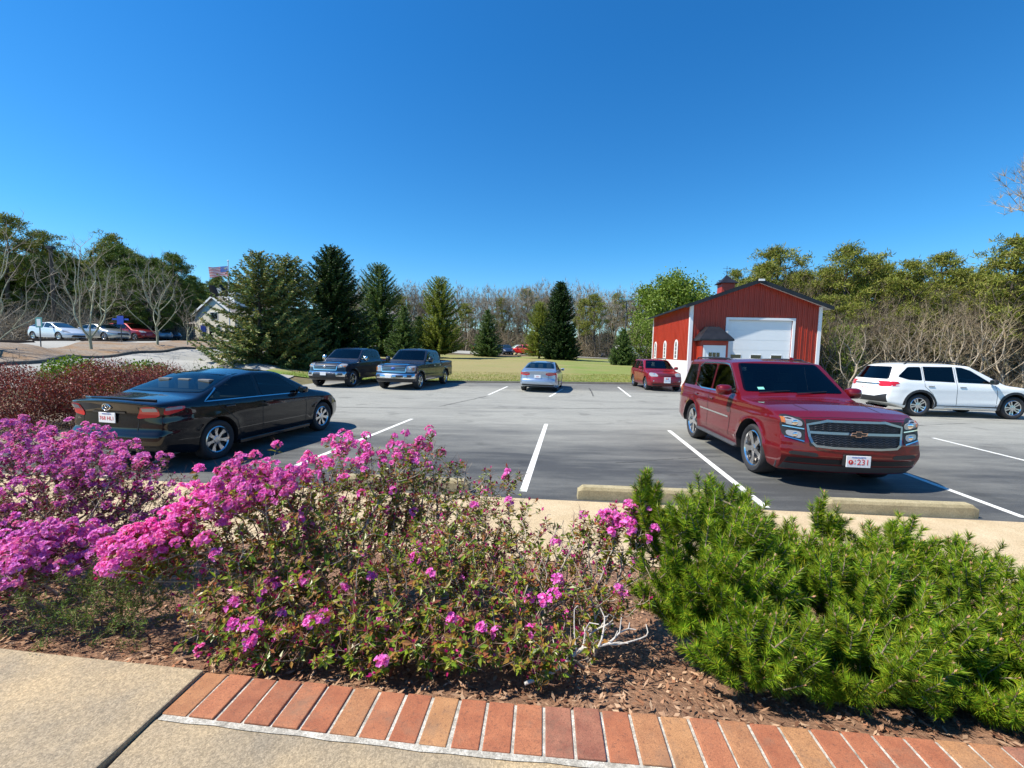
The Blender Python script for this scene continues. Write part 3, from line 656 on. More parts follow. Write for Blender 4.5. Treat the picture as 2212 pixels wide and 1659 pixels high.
    c.panel([(-.74, 1.20 if k else 1.12), (.74, 1.20 if k else 1.12), (.58, 1.62 if k else 1.52), (-.58, 1.62 if k else 1.52)], 'front', 'rear_window', M['cglass_dark'], -1, .006, .06, 1)
    c.panel([(-.78, 1.20 if k else 1.155), (.78, 1.20 if k else 1.155), (.62, 1.66 if k else 1.60), (-.58, 1.66 if k else 1.60)], 'front', 'windshield', M['cglass'], 1, .006, .06, 1)
    if k:
        c.panel([(-.86, .44), (.86, .44), (.85, .72), (.5, .62), (-.5, .62), (-.85, .72)], 'front', 'rear_bumper_cladding', M['blackplastic'], -1, .008, .06)
        c.strip([(-.55, 1.03), (.55, 1.03)], .035, 'front', 'tailgate_trim', M['chrome'], -1, .012)
        c.panel([(-.5, .62), (.5, .62), (.52, .88), (-.52, .88)], 'front', 'grille', M['blackplastic'], 1, .008, .06, 1)
        c.plate(False, .88, 0, [('4LZ 91', .07, 0, -.01, M['plate_red'])])
    else:
        gq = c.panel([(-.42, .80), (.42, .80), (.44, .92), (-.44, .92)], 'front', 'grille', M['blackplastic'], 1, .008, .05)
        for zz in (.83, .875): c.strip([(-.42, zz), (.42, zz)], .018, 'front', 'grille_bar', col, 1, .016, gq)
        c.strip([(-.8, .44), (.8, .44)], .02, 'front', 'bumper_seam', M['seam'], 1, .005)
        c.panel([(-.7, .27), (.7, .27), (.7, .38), (-.7, .38)], 'front', 'lower_grille', M['blackplastic'], 1, .006, .06)
    c.mirror(.78 if k else .68, 1.17 if k else 1.15, M['blackplastic'] if k else None, (.08, .11, .085), .05)
    if not lod: c.handles([(-.08, 1.0), (-1.05, 1.01)], M['chrome'] if k else None)
    c.wheels(5, .25 if k else .22, .3, 'alloy' if k else 'alloy', twin=k)
    return c
P_white = paint('white_paint', (.78, .79, .78), .0, .3)
suv('parked_suv', 'white suv with black roof rails parked side-on by the woods', (15.62, 15.85, 0), R(-4), P_white, 'w').root.scale = (1.055, 1.055, 1.055)
P_red2 = paint('maroon_paint', (.24, .006, .014), .3, .4, dirt=.02, spec=.3)
c = suv('parked_suv', 'maroon compact suv with a square white front plate beside the red barn', (8.20, 25.0, 0), R(-92), P_red2, 'h', .055)
o = c.plate(True, .60, 0, None, (.34, .30))
for yy, mt in ((-.06, M['amber']), (.0, M['plate_red']), (.06, M['plate_blue'])):
    m = MB(); m.lathe([(.001, .009), (.03, .008), (.03, .005)], 12, 'x', (0, yy, .07)); m.obj('plate_mark', mt, o)
text_obj('CAPE COD', .06, 'plate_lettering', M['plate_blue'], o, 0, -.03, .0075)
# ---- pickups
def pickup(name, label, loc, yaw, col, kind='t'):
    W = 1.015
    if kind == 't':
        sp = dict(L=5.81, W=W, H=1.93, R=.405, tw=.265, xf=1.975, xr=-1.725, gap=.08, flare=.03, tumble=.27, ledge=.03, tuck=.04, crown=.05,
          top=[(-2.905, 1.32), (-1.08, 1.32), (-1.0, 1.36), (-.86, 1.80), (-.6, 1.90), (.1, 1.93), (.55, 1.89), (.72, 1.84), (1.42, 1.30), (1.52, 1.27), (2.4, 1.22), (2.7, 1.15), (2.905, 1.06)])
    else:
        sp = dict(L=5.89, W=W, H=1.95, R=.40, tw=.265, xf=1.995, xr=-1.685, gap=.075, flare=.028, tumble=.27, ledge=.03, tuck=.04, crown=.05,
          top=[(-2.945, 1.34), (-1.02, 1.34), (-.97, 1.38), (-.88, 1.82), (-.6, 1.92), (.1, 1.95), (.5, 1.92), (.66, 1.86), (1.36, 1.30), (1.46, 1.27), (2.45, 1.21), (2.75, 1.16), (2.945, 1.10)])
    h = sp['L']/2
    sp.update(bot=[(-h, .5), (-2, .42), (2.2, .36), (h, .36)], belt=[(-h, 1.36), (-1, 1.27), (1.4, 1.22), (h, 1.2)], fin=[(.3, .1), (.5, 0), (.68, .0), (.72, .06), (1.2, .12)],
      rin=[(.3, .06), (.6, 0), (1.3, .02)], plan_f=(.7, .08), plan_r=(.4, .03), bow_f=.20, bow_r=.04, lines=[(1.0, .012, .06), (.62, .012, .06)], smooth=2,
      cuts=[(-h+.1, -1.12, -.80, .80, .85, 1.9)])
    sp.update(hs=[[(-.80, 1.33), (-.08, 1.33), (-.08, 1.78), (-.66, 1.76)], [(.0, 1.33), (1.15, 1.33), (.62, 1.74), (.40, 1.79), (.0, 1.79)]], hf=[(-.82, 1.38), (.82, 1.38), (.68, 1.83), (-.68, 1.83)], hr=[(-.64, 1.46), (.64, 1.46), (.58, 1.75), (-.58, 1.75)], zs=1.36, seats=(.25, -.6))
    c = Car(name, label, 'pickup truck', sp, loc, yaw, col, None, .055)
    for sy in (-1, 1):
        c.panel([(-.80, 1.33), (-.08, 1.33), (-.08, 1.78), (-.66, 1.76)], 'side', 'side_window', M['cglass_dark'], sy, .005, rnd_=1)
        c.panel([(.0, 1.33), (1.15, 1.33), (.62, 1.74), (.40, 1.79), (.0, 1.79)], 'side', 'side_window', M['cglass'], sy, .005, rnd_=1)
        for pth in ([(-.04, 1.8), (-.04, .5)], [(1.2, 1.25), (1.2, .5)], [(-.92, 1.35), (-.92, .5)]): c.strip(pth, .014, 'side', 'door_seam', M['seam'], sy, .003)
        c.strip([(-.9, .46), (1.4, .46)], .06, 'side', 'rocker_trim', M['chrome'] if kind == 'f' else M['blackplastic'], sy, .01)
        c.panel([(sy*.82, .95), (sy*1.0, .95), (sy*1.0, 1.28), (sy*.84, 1.28)], 'front', 'tail_light', M['red_lens'], -1, .008, .05)
        if kind == 't': hp = [(sy*.60, .93), (sy*.95, .98), (sy*.96, 1.12), (sy*.66, 1.14)]
        else: hp = [(sy*.60, .84), (sy*.95, .84), (sy*.97, 1.12), (sy*.60, 1.10)]
        hl = c.panel(hp, 'front', 'headlight', M['lens'], 1, .010, .05, 1)
        if hl: disc_part(c, sy*.76, 1.02, .055, 'lamp_bulb', M['bulb'], hl, .02); c.panel([(sy*.86, .9 if kind == 'f' else 1.0), (sy*.93, .9 if kind == 'f' else 1.0), (sy*.93, 1.04), (sy*.86, 1.04)], 'front', 'side_marker', M['amber'], 1, .016, .05, 0, hl)
        c.panel([(sy*.66, .60), (sy*.86, .60), (sy*.86, .70), (sy*.66, .70)], 'front', 'fog_lamp', M['blackplastic'], 1, .03, .05)
    g = c.panel([(-.56, .84), (.56, .84), (.60, 1.16), (-.60, 1.16)], 'front', 'grille', M['blackplastic'] if kind == 't' else M['darkmetal'], 1, .014, .05, 0)
    for zz in ((.89, .96, 1.03, 1.10) if kind == 't' else (.90, .97, 1.04, 1.10)): c.strip([(-.54, zz), (.54, zz)], .026, 'front', 'grille_bar', M['darkchrome'], 1, .024, g)
    c.strip([(-.57, .84), (.57, .84), (.61, 1.165), (-.61, 1.165)], .045, 'front', 'grille_surround', M['chrome'], 1, .026, g, closed=True)
    m = MB(); hh = c.project(0, 1.0, 'front', 1, .03); m.lathe([(.001, .012), (.06, .008), (.07, 0)], 20, 'x', (0, 0, 0)); o = m.obj('emblem', M['chrome'] if kind == 't' else M['plate_blue'], g, smooth=True, loc=tuple(hh)); o.scale = (1, 1.5 if kind == 'f' else 1.1, .8)
    bp = [(-.96, .54), (.96, .54), (.98, .76), (-.98, .76)]
    b = c.panel(bp, 'front', 'front_bumper', M['chrome'], 1, .022, .05, 0, skirt=.05)
    if kind == 't': c.panel([(-.62, .50), (.62, .50), (.55, .70), (-.55, .70)], 'front', 'bumper_insert', M['blackplastic'], 1, .03, .05)
    else: c.panel([(.16, .60), (.50, .60), (.50, .68), (.16, .68)], 'front', 'bumper_insert', M['blackplastic'], 1, .03, .05)
    c.panel([(-.95, .40), (.95, .40), (.96, .53), (-.96, .53)], 'front', 'bumper_valance', M['blackplastic'], 1, .008, .06)
    p = c.plate(True, .66 if kind == 't' else .64, 0 if kind == 't' else -.20)
    if p: p.location.x += .03
    c.panel([(-.84, 1.37), (.84, 1.37), (.70, 1.84), (-.70, 1.84)], 'front', 'windshield', M['cglass'], 1, .006, .06, 1)
    c.panel([(-.66, 1.45), (.66, 1.45), (.6, 1.76), (-.6, 1.76)], 'front', 'rear_window', M['cglass_dark'], -1, .006, .06, 1)
    c.mirror(1.08, 1.36, M['chrome'] if kind == 't' else None, (.09, .12, .13), .10); c.handles([(.12, 1.10), (-.72, 1.10)], M['chrome'] if kind == 'f' else None)
    c.wheels(5 if kind == 't' else 6, .275, .36, 'alloy')
    return c
P_navy = paint('navy_paint', (.010, .014, .028), .3, .35, dirt=.02, spec=.2); P_char = paint('dark_blue_grey_paint', (.014, .018, .028), .3, .35, dirt=.02, spec=.2)
pickup('pickup_truck', 'navy pickup truck with chrome grille parked under the dark spruce', (-8.38, 23.25, 0), R(-100), P_navy, 't')
pickup('pickup_truck', 'charcoal blue pickup truck nearest the dry lawn with amber side marker', (-5.02, 22.9, 0), R(-100), P_char, 'f')
# ================================================================ terrain
CT = [point(*p) for p in [(0, 790, 17), (200, 775, 24), (330, 763, 28), (430, 755, 32), (0, 741, 22), (200, 738, 32), (400, 737, 44), (440, 780, 27), (198, 756, 27), (338, 745, 30.5),
      (20, 738, 36), (130, 736, 35.5), (250, 736, 40), (350, 735, 50), (100, 730, 50), (300, 728, 65), (420, 730, 85), (0, 722, 60), (-200, 720, 60), (-150, 760, 30), (480, 735, 60), (0, 830, 14)]]
CT += [(-12, 30, .2), (-16, 22, .35), (-12, 12, .15), (-15, 10, .3), (-9, 16, 0), (-30, 10, .8), (-9, 40, .45), (-4, 30, .02), (4, 31, .02), (12, 33, .1), (0, 50, .65), (0, 60, .95), (0, 75, 1.4), (20, 55, .65), (22, 90, 1.05), (-10, 55, .8), (-12, 80, 1.8),
       (0, 120, 2.2), (40, 110, 1.6), (25, 28, .25), (40, 25, .4), (40, 45, 1.0), (60, 30, 1.0), (30, 12, .1), (-60, 110, 6), (-100, 60, 6), (-100, 20, 3), (100, 60, 2), (100, 0, 1), (0, -20, 0), (-30, -10, .4), (60, 150, 3), (-10, 200, 5), (200, 200, 5), (-200, 200, 9), (150, -20, 1), (-150, -20, 2)]
CT = np.array(CT)
def H(x, y):
    x = np.asarray(x, float); y = np.asarray(y, float); sh = x.shape; x = x.ravel(); y = y.ravel()
    d2 = (x[:, None]-CT[:, 0])**2+(y[:, None]-CT[:, 1])**2+1.0
    w = d2**-1.8; z = (w*CT[:, 2]).sum(1)/w.sum(1)
    yf = 26.3+.19*x.clip(-12, 10)
    dx = np.maximum(np.maximum(-9.5-x, x-30), 0); dy = np.maximum(np.maximum(-y, y-yf), 0)
    return (z*sm(np.hypot(dx, dy)/5)).reshape(sh)
def hz(x, y): return float(H(np.array([x]), np.array([y]))[0])
def grid_mesh(name, xs, ys, zf, mat, lift=0):
    X, Y = np.meshgrid(xs, ys); Z = zf(X, Y)+lift; n, m = len(xs), len(ys)
    i = np.arange(m-1)[:, None]*n+np.arange(n-1)[None]; f = np.stack([i, i+1, i+n+1, i+n], -1).reshape(-1, 4)
    mb = MB(); mb.add(np.stack([X, Y, Z], -1).reshape(-1, 3), f); return mb.obj(name, mat, smooth=True)
def resample(pts, n):
    P = np.array(pts, float); d = np.concatenate([[0], np.cumsum(np.linalg.norm(np.diff(P, axis=0), axis=1))]); t = np.linspace(0, d[-1], n)
    return np.stack([np.interp(t, d, P[:, k]) for k in range(P.shape[1])], 1)
def ribbon(name, A, B, nu, nv, zf, mat, lift):
    A = resample(A, nu); B = resample(B, nu); t = np.linspace(0, 1, nv)[:, None, None]
    P = A[None]*(1-t)+B[None]*t; X, Y = P[..., 0], P[..., 1]; Z = zf(X, Y)+lift
    i = np.arange(nv-1)[:, None]*nu+np.arange(nu-1)[None]; f = np.stack([i, i+1, i+nu+1, i+nu], -1).reshape(-1, 4)
    mb = MB(); mb.add(np.stack([X, Y, Z], -1).reshape(-1, 3), f)
    o = mb.obj(name, mat, smooth=True)
    if o.data.polygons[0].normal.z < 0: o.data.flip_normals()
    return o
def flat(x, y): return np.zeros_like(x)
# forest floor / dry ground
a = N('leaf_litter'); v = a.coord(1); n1 = a.noise(v, 3.2, 6, .7); n2 = a.noise(v, .12, 3)
a.set(Base_Color=a.mix(a.ramp(n2, [(.45, 0.), (.6, 1.)]), a.ramp(n1, [(.3, (.06, .04, .022)), (.7, (.20, .14, .085))]), a.ramp(n1, [(.3, (.07, .07, .025)), (.7, (.17, .14, .06))])), Roughness=.95)
a.bump(n1, .6, .05); M['litter'] = a.m
a = N('lawn_grass'); v = a.coord(1); vs_ = a.coord((.10, .30, 1)); n1 = a.noise(v, 22, 5, .75); n2 = a.noise(vs_, 1.6, 4, .6)
sx_ = a.n('SeparateXYZ'); tc = a.n('TexCoord'); a.l(tc.outputs['Object'], sx_.inputs[0])
yy = a.math('SUBTRACT', sx_.outputs[1], a.math('MULTIPLY', sx_.outputs[0], .19))
near = a.ramp(a.math('DIVIDE', a.math('SUBTRACT', yy, 26.0), 10.0), [(.14, .9), (.30, 0.0)])
right = a.ramp(a.math('DIVIDE', a.math('ADD', sx_.outputs[0], 4.0), 16.0), [(.45, 0.), (.62, .5)])
far = a.ramp(a.math('DIVIDE', a.math('SUBTRACT', yy, 40.0), 30.0), [(.2, 0.), (.8, .20)])
g = a.math('ADD', a.math('MAXIMUM', a.math('MAXIMUM', near, right), far), a.math('MULTIPLY', a.math('SUBTRACT', n2, .5), 1.7), True)
a.set(Base_Color=a.mix(g, a.ramp(n1, [(.3, (.18, .15, .055)), (.7, (.36, .31, .13))]), a.ramp(n1, [(.3, (.06, .13, .01)), (.7, (.16, .29, .02))])), Roughness=.9); a.bump(n1, .8, .04); M['lawn'] = a.m
a = N('asphalt'); v = a.coord(1); vr = a.coord((.30, 1.0, 1), rotz=R(4)); sp_ = a.noise(v, 190, 2, .7); st = a.noise(vr, .9, 6, .62); st2 = a.noise(a.coord((.4, 2.2, 1)), 1.4, 5, .7)
sx_ = a.n('SeparateXYZ'); tc = a.n('TexCoord'); a.l(tc.outputs['Object'], sx_.inputs[0])
yy = a.math('ADD', sx_.outputs[1], a.math('MULTIPLY', sx_.outputs[0], .07))
stall = a.ramp(a.math('DIVIDE', yy, 30.0), [(.14, 1.0), (.25, .88), (.34, .50), (.40, .08), (.72, .0), (.745, .30), (.90, .75)])
k = a.math('ADD', stall, a.math('MULTIPLY', a.math('SUBTRACT', st, .5), 1.25), True)
k = a.math('ADD', k, a.math('MULTIPLY', a.math('SUBTRACT', st2, .5), 1.0), True)
base = a.mix(k, (.27, .268, .238), (.058, .059, .058)); fleck = a.mix(1, a.ramp(sp_, [(.30, .50), (.5, 1.), (.70, 1.7)]), a.ramp(a.noise(v, 34, 3, .8), [(.3, .84), (.7, 1.16)]), 'MULTIPLY')
stain = a.ramp(a.noise(v, 1.05, 4, .55), [(.60, 1.), (.70, .70)]); a.set(Base_Color=a.mix(1, a.mix(1, base, fleck, 'MULTIPLY'), stain, 'MULTIPLY'), Roughness=a.ramp(k, [(0, .92), (1, .72)])); a.bump(sp_, .5, .004); M['asphalt'] = a.m
a = N('road_asphalt'); v = a.coord(1); n1 = a.noise(v, 60, 3); n2 = a.noise(a.coord((.3, .3, 1)), 1, 4)
a.set(Base_Color=a.mix(1, a.ramp(n2, [(.3, (.27, .265, .24)), (.7, (.36, .35, .32))]), a.ramp(n1, [(.3, .85), (.7, 1.15)]), 'MULTIPLY'), Roughness=.95); M['road'] = a.m
def concrete(name, c1, c2, sc=1, blot=None):
    a = N(name); v = a.coord(1); n1 = a.noise(v, 2.2*sc, 5, .6); n2 = a.noise(v, 240, 2, .8); n3 = a.noise(v, 60, 3, .7)
    vo = a.n('TexVoronoi'); a.l(v, vo.inputs['Vector']); vo.inputs['Scale'].default_value = 170
    peb = a.ramp(vo.outputs['Color'], [(.25, .70), (.5, 1.), (.80, 1.35)])
    c = a.mix(1, a.ramp(n1, [(.3, c1), (.7, c2)]), a.ramp(n2, [(.3, .78), (.7, 1.2)]), 'MULTIPLY')
    c = a.mix(1, c, a.ramp(n3, [(.3, .85), (.7, 1.12)]), 'MULTIPLY')
    a.set(Base_Color=a.mix(.6, c, a.mix(1, c, peb, 'MULTIPLY')), Roughness=.9); a.bump(n2, .45, .003); return a.m
M['walk'] = concrete('tan_concrete', (.44, .33, .19), (.56, .44, .28)); M['slab'] = concrete('exposed_aggregate', (.25, .205, .145), (.42, .315, .185), 1.6)
M['stop'] = concrete('stop_concrete', (.30, .25, .14), (.44, .37, .22), 2.5); M['kerb'] = concrete('kerb_concrete', (.07, .068, .06), (.13, .12, .10))
a = N('road_paint'); v = a.coord(1); n1 = a.noise(v, 45, 5, .8); n2 = a.noise(v, 5, 3)
a.set(Base_Color=a.mix(a.math('MULTIPLY', a.ramp(n1, [(.46, 0.), (.60, 1.)]), a.ramp(n2, [(.35, .15), (.65, .8)])), (.78, .78, .73), (.28, .28, .27)), Roughness=.8); M['line'] = a.m
a = N('bark_mulch'); v = a.coord(1); n1 = a.noise(v, 55, 5, .7); n2 = a.noise(v, 4, 3)
a.set(Base_Color=a.mix(1, a.ramp(n1, [(.3, (.13, .06, .032)), (.7, (.44, .25, .15))]), a.ramp(n2, [(.3, .75), (.7, 1.2)]), 'MULTIPLY'), Roughness=.95); a.bump(n1, .9, .02); M['mulch'] = a.m
a = N('grey_mulch'); v = a.coord(1); n1 = a.noise(v, 7, 6, .75); n2 = a.noise(v, .7, 3)
a.set(Base_Color=a.mix(a.ramp(n2, [(.45, 0.), (.65, 1.)]), a.ramp(n1, [(.3, (.13, .10, .075)), (.7, (.32, .26, .20))]), a.ramp(n1, [(.3, (.16, .09, .045)), (.7, (.32, .20, .10))])), Roughness=.95); a.bump(n1, .8, .04); M['greymulch'] = a.m

xs = np.concatenate([np.linspace(-900, -120, 14), np.linspace(-110, -30, 28), np.linspace(-28, 32, 61), np.linspace(36, 120, 26), np.linspace(140, 900, 14)])
ys = np.concatenate([np.linspace(-60, -4, 8), np.linspace(-2, 60, 63), np.linspace(63, 130, 30), np.linspace(145, 1500, 18)])
tag(grid_mesh('ground', xs, ys, H, M['litter'], -.04), kind='structure')
farE = [(-60, 16), (-13.5, 23.85), (-12, 24.1), (-2.93, 25.9), (6.67, 27.8), (14, 29.0), (24, 27.5)]
nearE = [(-60, 5.0), (-13.5, 6.45), (-12, 6.37), (-2.93, 5.73), (6.67, 5.06), (14, 4.5), (30, 3.4)]
o = tag(ribbon('car_park', nearE[2:], farE[2:], 60, 40, flat, M['asphalt'], 0), kind='structure')
# left road, island, upper parking strip
Epts = [point(-260, 812, 11), point(0, 790, 17), point(110, 782, 20), point(200, 775, 24), point(330, 763, 28), point(430, 755, 32), point(540, 752, 40)]
Ed = [(p[0], p[1]) for p in Epts]
tag(ribbon('left_road', [(-30, 9), (-17, 12.5), (-11.5, 15), (-11.5, 19), (-12, 23.5), (-14, 30), (-17, 38)], Ed, 60, 24, H, M['road'], .012), kind='structure')
Bp = [(-24, 9.5)]+[tuple(point(*p)[:2]) for p in [(-30, 742, 21), (200, 738, 32), (330, 738, 38), (430, 737, 47)]]+[(-29, 56)]
tag(ribbon('mulch_island', Ed, Bp, 60, 16, H, M['greymulch'], .05), kind='structure')
tag(ribbon('upper_parking', Bp, [(x-9.5, y+4.5) for x, y in Bp], 50, 10, H, M['road'], .02), kind='structure')
tag(ribbon('lawn', [(-14, 24.0), (-2.93, 26.05), (6.67, 27.95), (14, 29.2), (30, 28.5)], [(-22, 66), (-6, 67), (10, 68), (24, 72), (40, 76)], 70, 60, H, M['lawn'], .02), kind='structure')
tag(ribbon('far_road', [(-24, 69), (-6, 70), (10, 71.5), (24, 76), (44, 80)], [(-28, 79), (-6, 80), (10, 81), (26, 86), (46, 90)], 40, 8, H, M['road'], .03), kind='structure')
tag(ribbon('far_path', [(12, 59), (17, 63), (20, 70), (22, 76)], [(22, 57), (24, 63), (26, 70), (27, 76)], 20, 8, H, M['road'], .05), kind='structure')
# low asphalt kerbs
def kerb(name, pts, w, h, zf, mat):
    P = resample(pts, 60); T = np.gradient(P, axis=0); T /= np.linalg.norm(T, axis=1)[:, None]; Nn = np.stack([-T[:, 1], T[:, 0]], 1)
    rows = []
    for o_, z_ in ((-w/2, -.04), (-w/2*.8, h*.8), (-w/4, h), (w/4, h), (w/2*.8, h*.8), (w/2, -.04)):
        q = P+Nn*o_; rows.append(np.stack([q[:, 0], q[:, 1], zf(q[:, 0], q[:, 1])+z_], 1))
    V = np.concatenate(rows); n = len(P); i = (np.arange(5)[:, None]*n+np.arange(n-1)[None]); mb = MB(); mb.add(V, np.stack([i, i+1, i+n+1, i+n], -1).reshape(-1, 4))
    return tag(mb.obj(name, mat, smooth=True), kind='structure')
kerb('lawn_kerb', [(-12.5, 24.0), (-2.93, 25.9), (6.67, 27.8), (14, 29.0), (24, 27.5)], .35, .10, flat, M['kerb'])
kerb('island_kerb', Ed, .25, .16, H, M['kerb'])
# stall lines
def line(p, q, w=.10, z=.004):
    p = np.array(p); q = np.array(q); d = (q-p)/np.linalg.norm(q-p); n = np.array([-d[1], d[0]])*w/2
    P0 = resample([p-n, q-n], 12); P1 = resample([p+n, q+n], 12); V = np.concatenate([np.c_[P0, np.full(12, z)], np.c_[P1, np.full(12, z)]])
    mb = MB(); mb.add(V, [(i, i+1, i+13, i+12) for i in range(11)]); o = mb.obj('parking_line', M['line'])
    if o.data.polygons[0].normal.z < 0: o.data.flip_normals()
    tag(o, kind='structure')
for p, q in [((1130, 1062), (1180, 916)), ((1655, 1097), (1445, 930)), ((640, 1006), (890, 905)), ((2214, 1119), (1955, 1023)), ((1055, 853), (1096, 835)), ((1187, 857), (1216, 840)), ((1362, 857), (1335, 836))]:
    line(ground(*p), ground(*q))
line(ground(2015, 946), ground(2230, 999), .09); line(ground(330, 1000), ground(560, 905)); line((-7.9, 22.0), (-8.5, 17.3+7)); line((10.7, 21.5), (11.0, 26))
# sidewalk, bed, near walk
def yl(x): return 5.53-.07*x
m = MB(); P0 = [(x, 5.53-.07*x) for x in np.linspace(-14, 16, 31)]; P1 = [(x, 3.86-.07*x) for x in np.linspace(-14, 16, 31)]
V = [(x, y, .016) for x, y in P0]+[(x, y, .02) for x, y in P1]+[(x, y, -.05) for x, y in P0]; n = 31
m.add(V, [(i, n+i, n+i+1, i+1) for i in range(n-1)]+[(2*n+i, i, i+1, 2*n+i+1) for i in range(n-1)]); o = tag(m.obj('sidewalk', M['walk']), kind='structure')
BZ = .62
def brick_front(x): # back edge of the brick row (towards the bed)
    return np.interp(x, [-6, -2.11, -1.19, -.15, .76, 1.47, 6], [2.2, 1.72, 1.635, 1.53, 1.465, 1.405, 1.05])
def bed(x, y):
    y0 = brick_front(x); y1 = 3.87-.07*x; t = ((y-y0)/(y1-y0)).clip(0, 1)
    rs2 = .018*np.sin(x*5.1+y*3.3)+.014*np.sin(x*11.7-y*9.1)+.01*np.sin(x*23+y*19)
    return (BZ-.045)*(1-t)**1.15+.01*t+rs2*np.sin(math.pi*t).clip(0, 1)
ux = np.linspace(-9, 9, 160); tv = np.linspace(0, 1, 50)[:, None]
X = np.repeat(ux[None], 50, 0); Y = brick_front(X)*(1-tv)+(3.87-.07*X)*tv; Z = bed(X, Y)
i = np.arange(49)[:, None]*160+np.arange(159)[None]; m = MB(); m.add(np.stack([X, Y, Z], -1).reshape(-1, 3), np.stack([i, i+1, i+161, i+160], -1).reshape(-1, 4))
tag(m.obj('planting_bed', M['mulch'], smooth=True), kind='structure')
# wood chips
n = 16000; x = rs.uniform(-3.6, 3.6, n); t = rs.rand(n)**1.15; y = brick_front(x)*(1-t)+(3.87-.07*x)*t; z = bed(x, y)+.006+rs.rand(n)*.012
D = rs.randn(n, 3); D[:, 2] *= .25; Nn = np.stack([rs.randn(n)*.35, rs.randn(n)*.35, np.ones(n)], 1)
m = MB(); m.cards(np.stack([x, y, z], 1), D, Nn, .018+rs.rand(n)*.035, .006+rs.rand(n)*.012)
M['chips'] = foliage('wood_chips', [(.10, .04, .022), (.22, .11, .06), (.34, .20, .12), (.46, .31, .20), (.28, .12, .06)], .9, 0)
tag(m.obj('mulch_chips', M['chips']), 'reddish brown bark chips covering the planting bed', 'mulch', kind='stuff')
# near slabs: the left one sits a little higher than the right
J0 = np.array([-1.205, 1.625]); J1 = np.array([-1.235, 1.22]); dJ = (J1-J0)/np.linalg.norm(J1-J0)
def slab(name, poly, z, mat):
    m = MB(); add_prism(m, poly, z-.12, z); o = m.obj(name, mat, bevel=.006); return tag(o, kind='structure')
bf = [(x, float(brick_front(x))) for x in (-6, -4, -2.6, -1.9)]
slab('walkway_slab', [(-6, -3)]+[(-1.258, -3), (-1.2335, 1.2), (-1.1945, 1.63)]+bf[::-1], BZ+.012, M['slab'])
# bricks
brickm = []
for i_, (c1, c2) in enumerate([((.26, .085, .042), (.38, .14, .068)), ((.32, .135, .06), (.43, .20, .09)), ((.30, .095, .045), (.42, .15, .07)), ((.23, .08, .05), (.36, .15, .09)), ((.33, .115, .055), (.44, .17, .08)), ((.35, .165, .07), (.46, .23, .10))]):
    a = N('brick_'+'abcdef'[i_]); v = a.coord(1); n1 = a.noise(v, 14, 4); n2 = a.noise(v, 330, 2, .8); n4 = a.noise(v, 90, 3, .8)
    n5 = a.noise(v, 6, 5, .75); a.set(Base_Color=a.mix(a.ramp(n5, [(.50, 0.), (.72, .55)]), a.mix(1, a.mix(a.ramp(n4, [(.54, 0.), (.70, .65)]), a.ramp(n1, [(.3, c1), (.7, c2)]), (.10, .05, .035)), a.ramp(n2, [(.32, .62), (.7, 1.25)]), 'MULTIPLY'), (.20, .13, .085)), Roughness=.85); a.bump(n2, .4, .002); brickm.append(a.m)
M['mortar'] = concrete('mortar', (.26, .235, .19), (.58, .55, .48), 9)
edg = empty('brick_edging', (0, 1.4, BZ-.1), 0, 'row of orange and brown bricks edging the walkway in front of the shrubs', 'brick edging')
def place_in(o, root): o.parent = root; o.location = Vector(o.location)-root.location
x = -1.188; k = 0; bl = .2; pitch = .1035; ends = []
while x < 2.6:
    y = float(brick_front(x)); y2 = float(brick_front(x+.1)); ang = math.atan2(y2-y, .1)-0.0
    ca, sa = math.cos(ang), math.sin(ang); w = .0925
    def T(V, x=x, y=y, ca=ca, sa=sa): return np.stack([x+V[:, 0]*ca-V[:, 1]*sa, y+V[:, 0]*sa+V[:, 1]*ca, V[:, 2]], 1)
    j = rnd.uniform(-.003, .003); m = MB(); add_prism(m, [(0, -bl), (w, -bl), (w, j), (0, j)], BZ-.10, BZ+rnd.uniform(-.002, .003), 'z', 0, T)
    o = m.obj('brick', brickm[rnd.choice([0, 1, 2, 2, 3, 4, 4, 5])], None, bevel=.004); place_in(o, edg); ends.append((x, y)); x += pitch*ca; k += 1
m = MB(); P0 = [(x-.012, y+.001-.004) for x, y in ends]; P1 = [(x-.012+.0*y, y-bl-.022) for x, y in ends]
V = [(x, y, BZ-.006) for x, y in P0]+[(x, y, BZ-.006) for x, y in P1]; n = len(ends)
m.add(V, [(i, n+i, n+i+1, i+1) for i in range(n-1)])
strip0 = [(x-.012, y-bl-.002+.0) for x, y in ends]; strip1 = [(x-.012, y-bl-.026-.003*math.sin(i*2.3)) for i, (x, y) in enumerate(ends)]
m.add([(x, y, BZ-.0025) for x, y in strip0]+[(x, y, BZ-.0005) for x, y in strip1], [(i, n+i, n+i+1, i+1) for i in range(n-1)])
o = m.obj('mortar', M['mortar']); place_in(o, edg)
fp = [(x, y) for x, y in strip1]
slab('walkway', [(-1.253, -3), (6, -3), (6, .8)]+[(x, y+.008) for x, y in fp][::-1]+[(-1.214, fp[0][1]+.008)], BZ-.004, M['slab'])
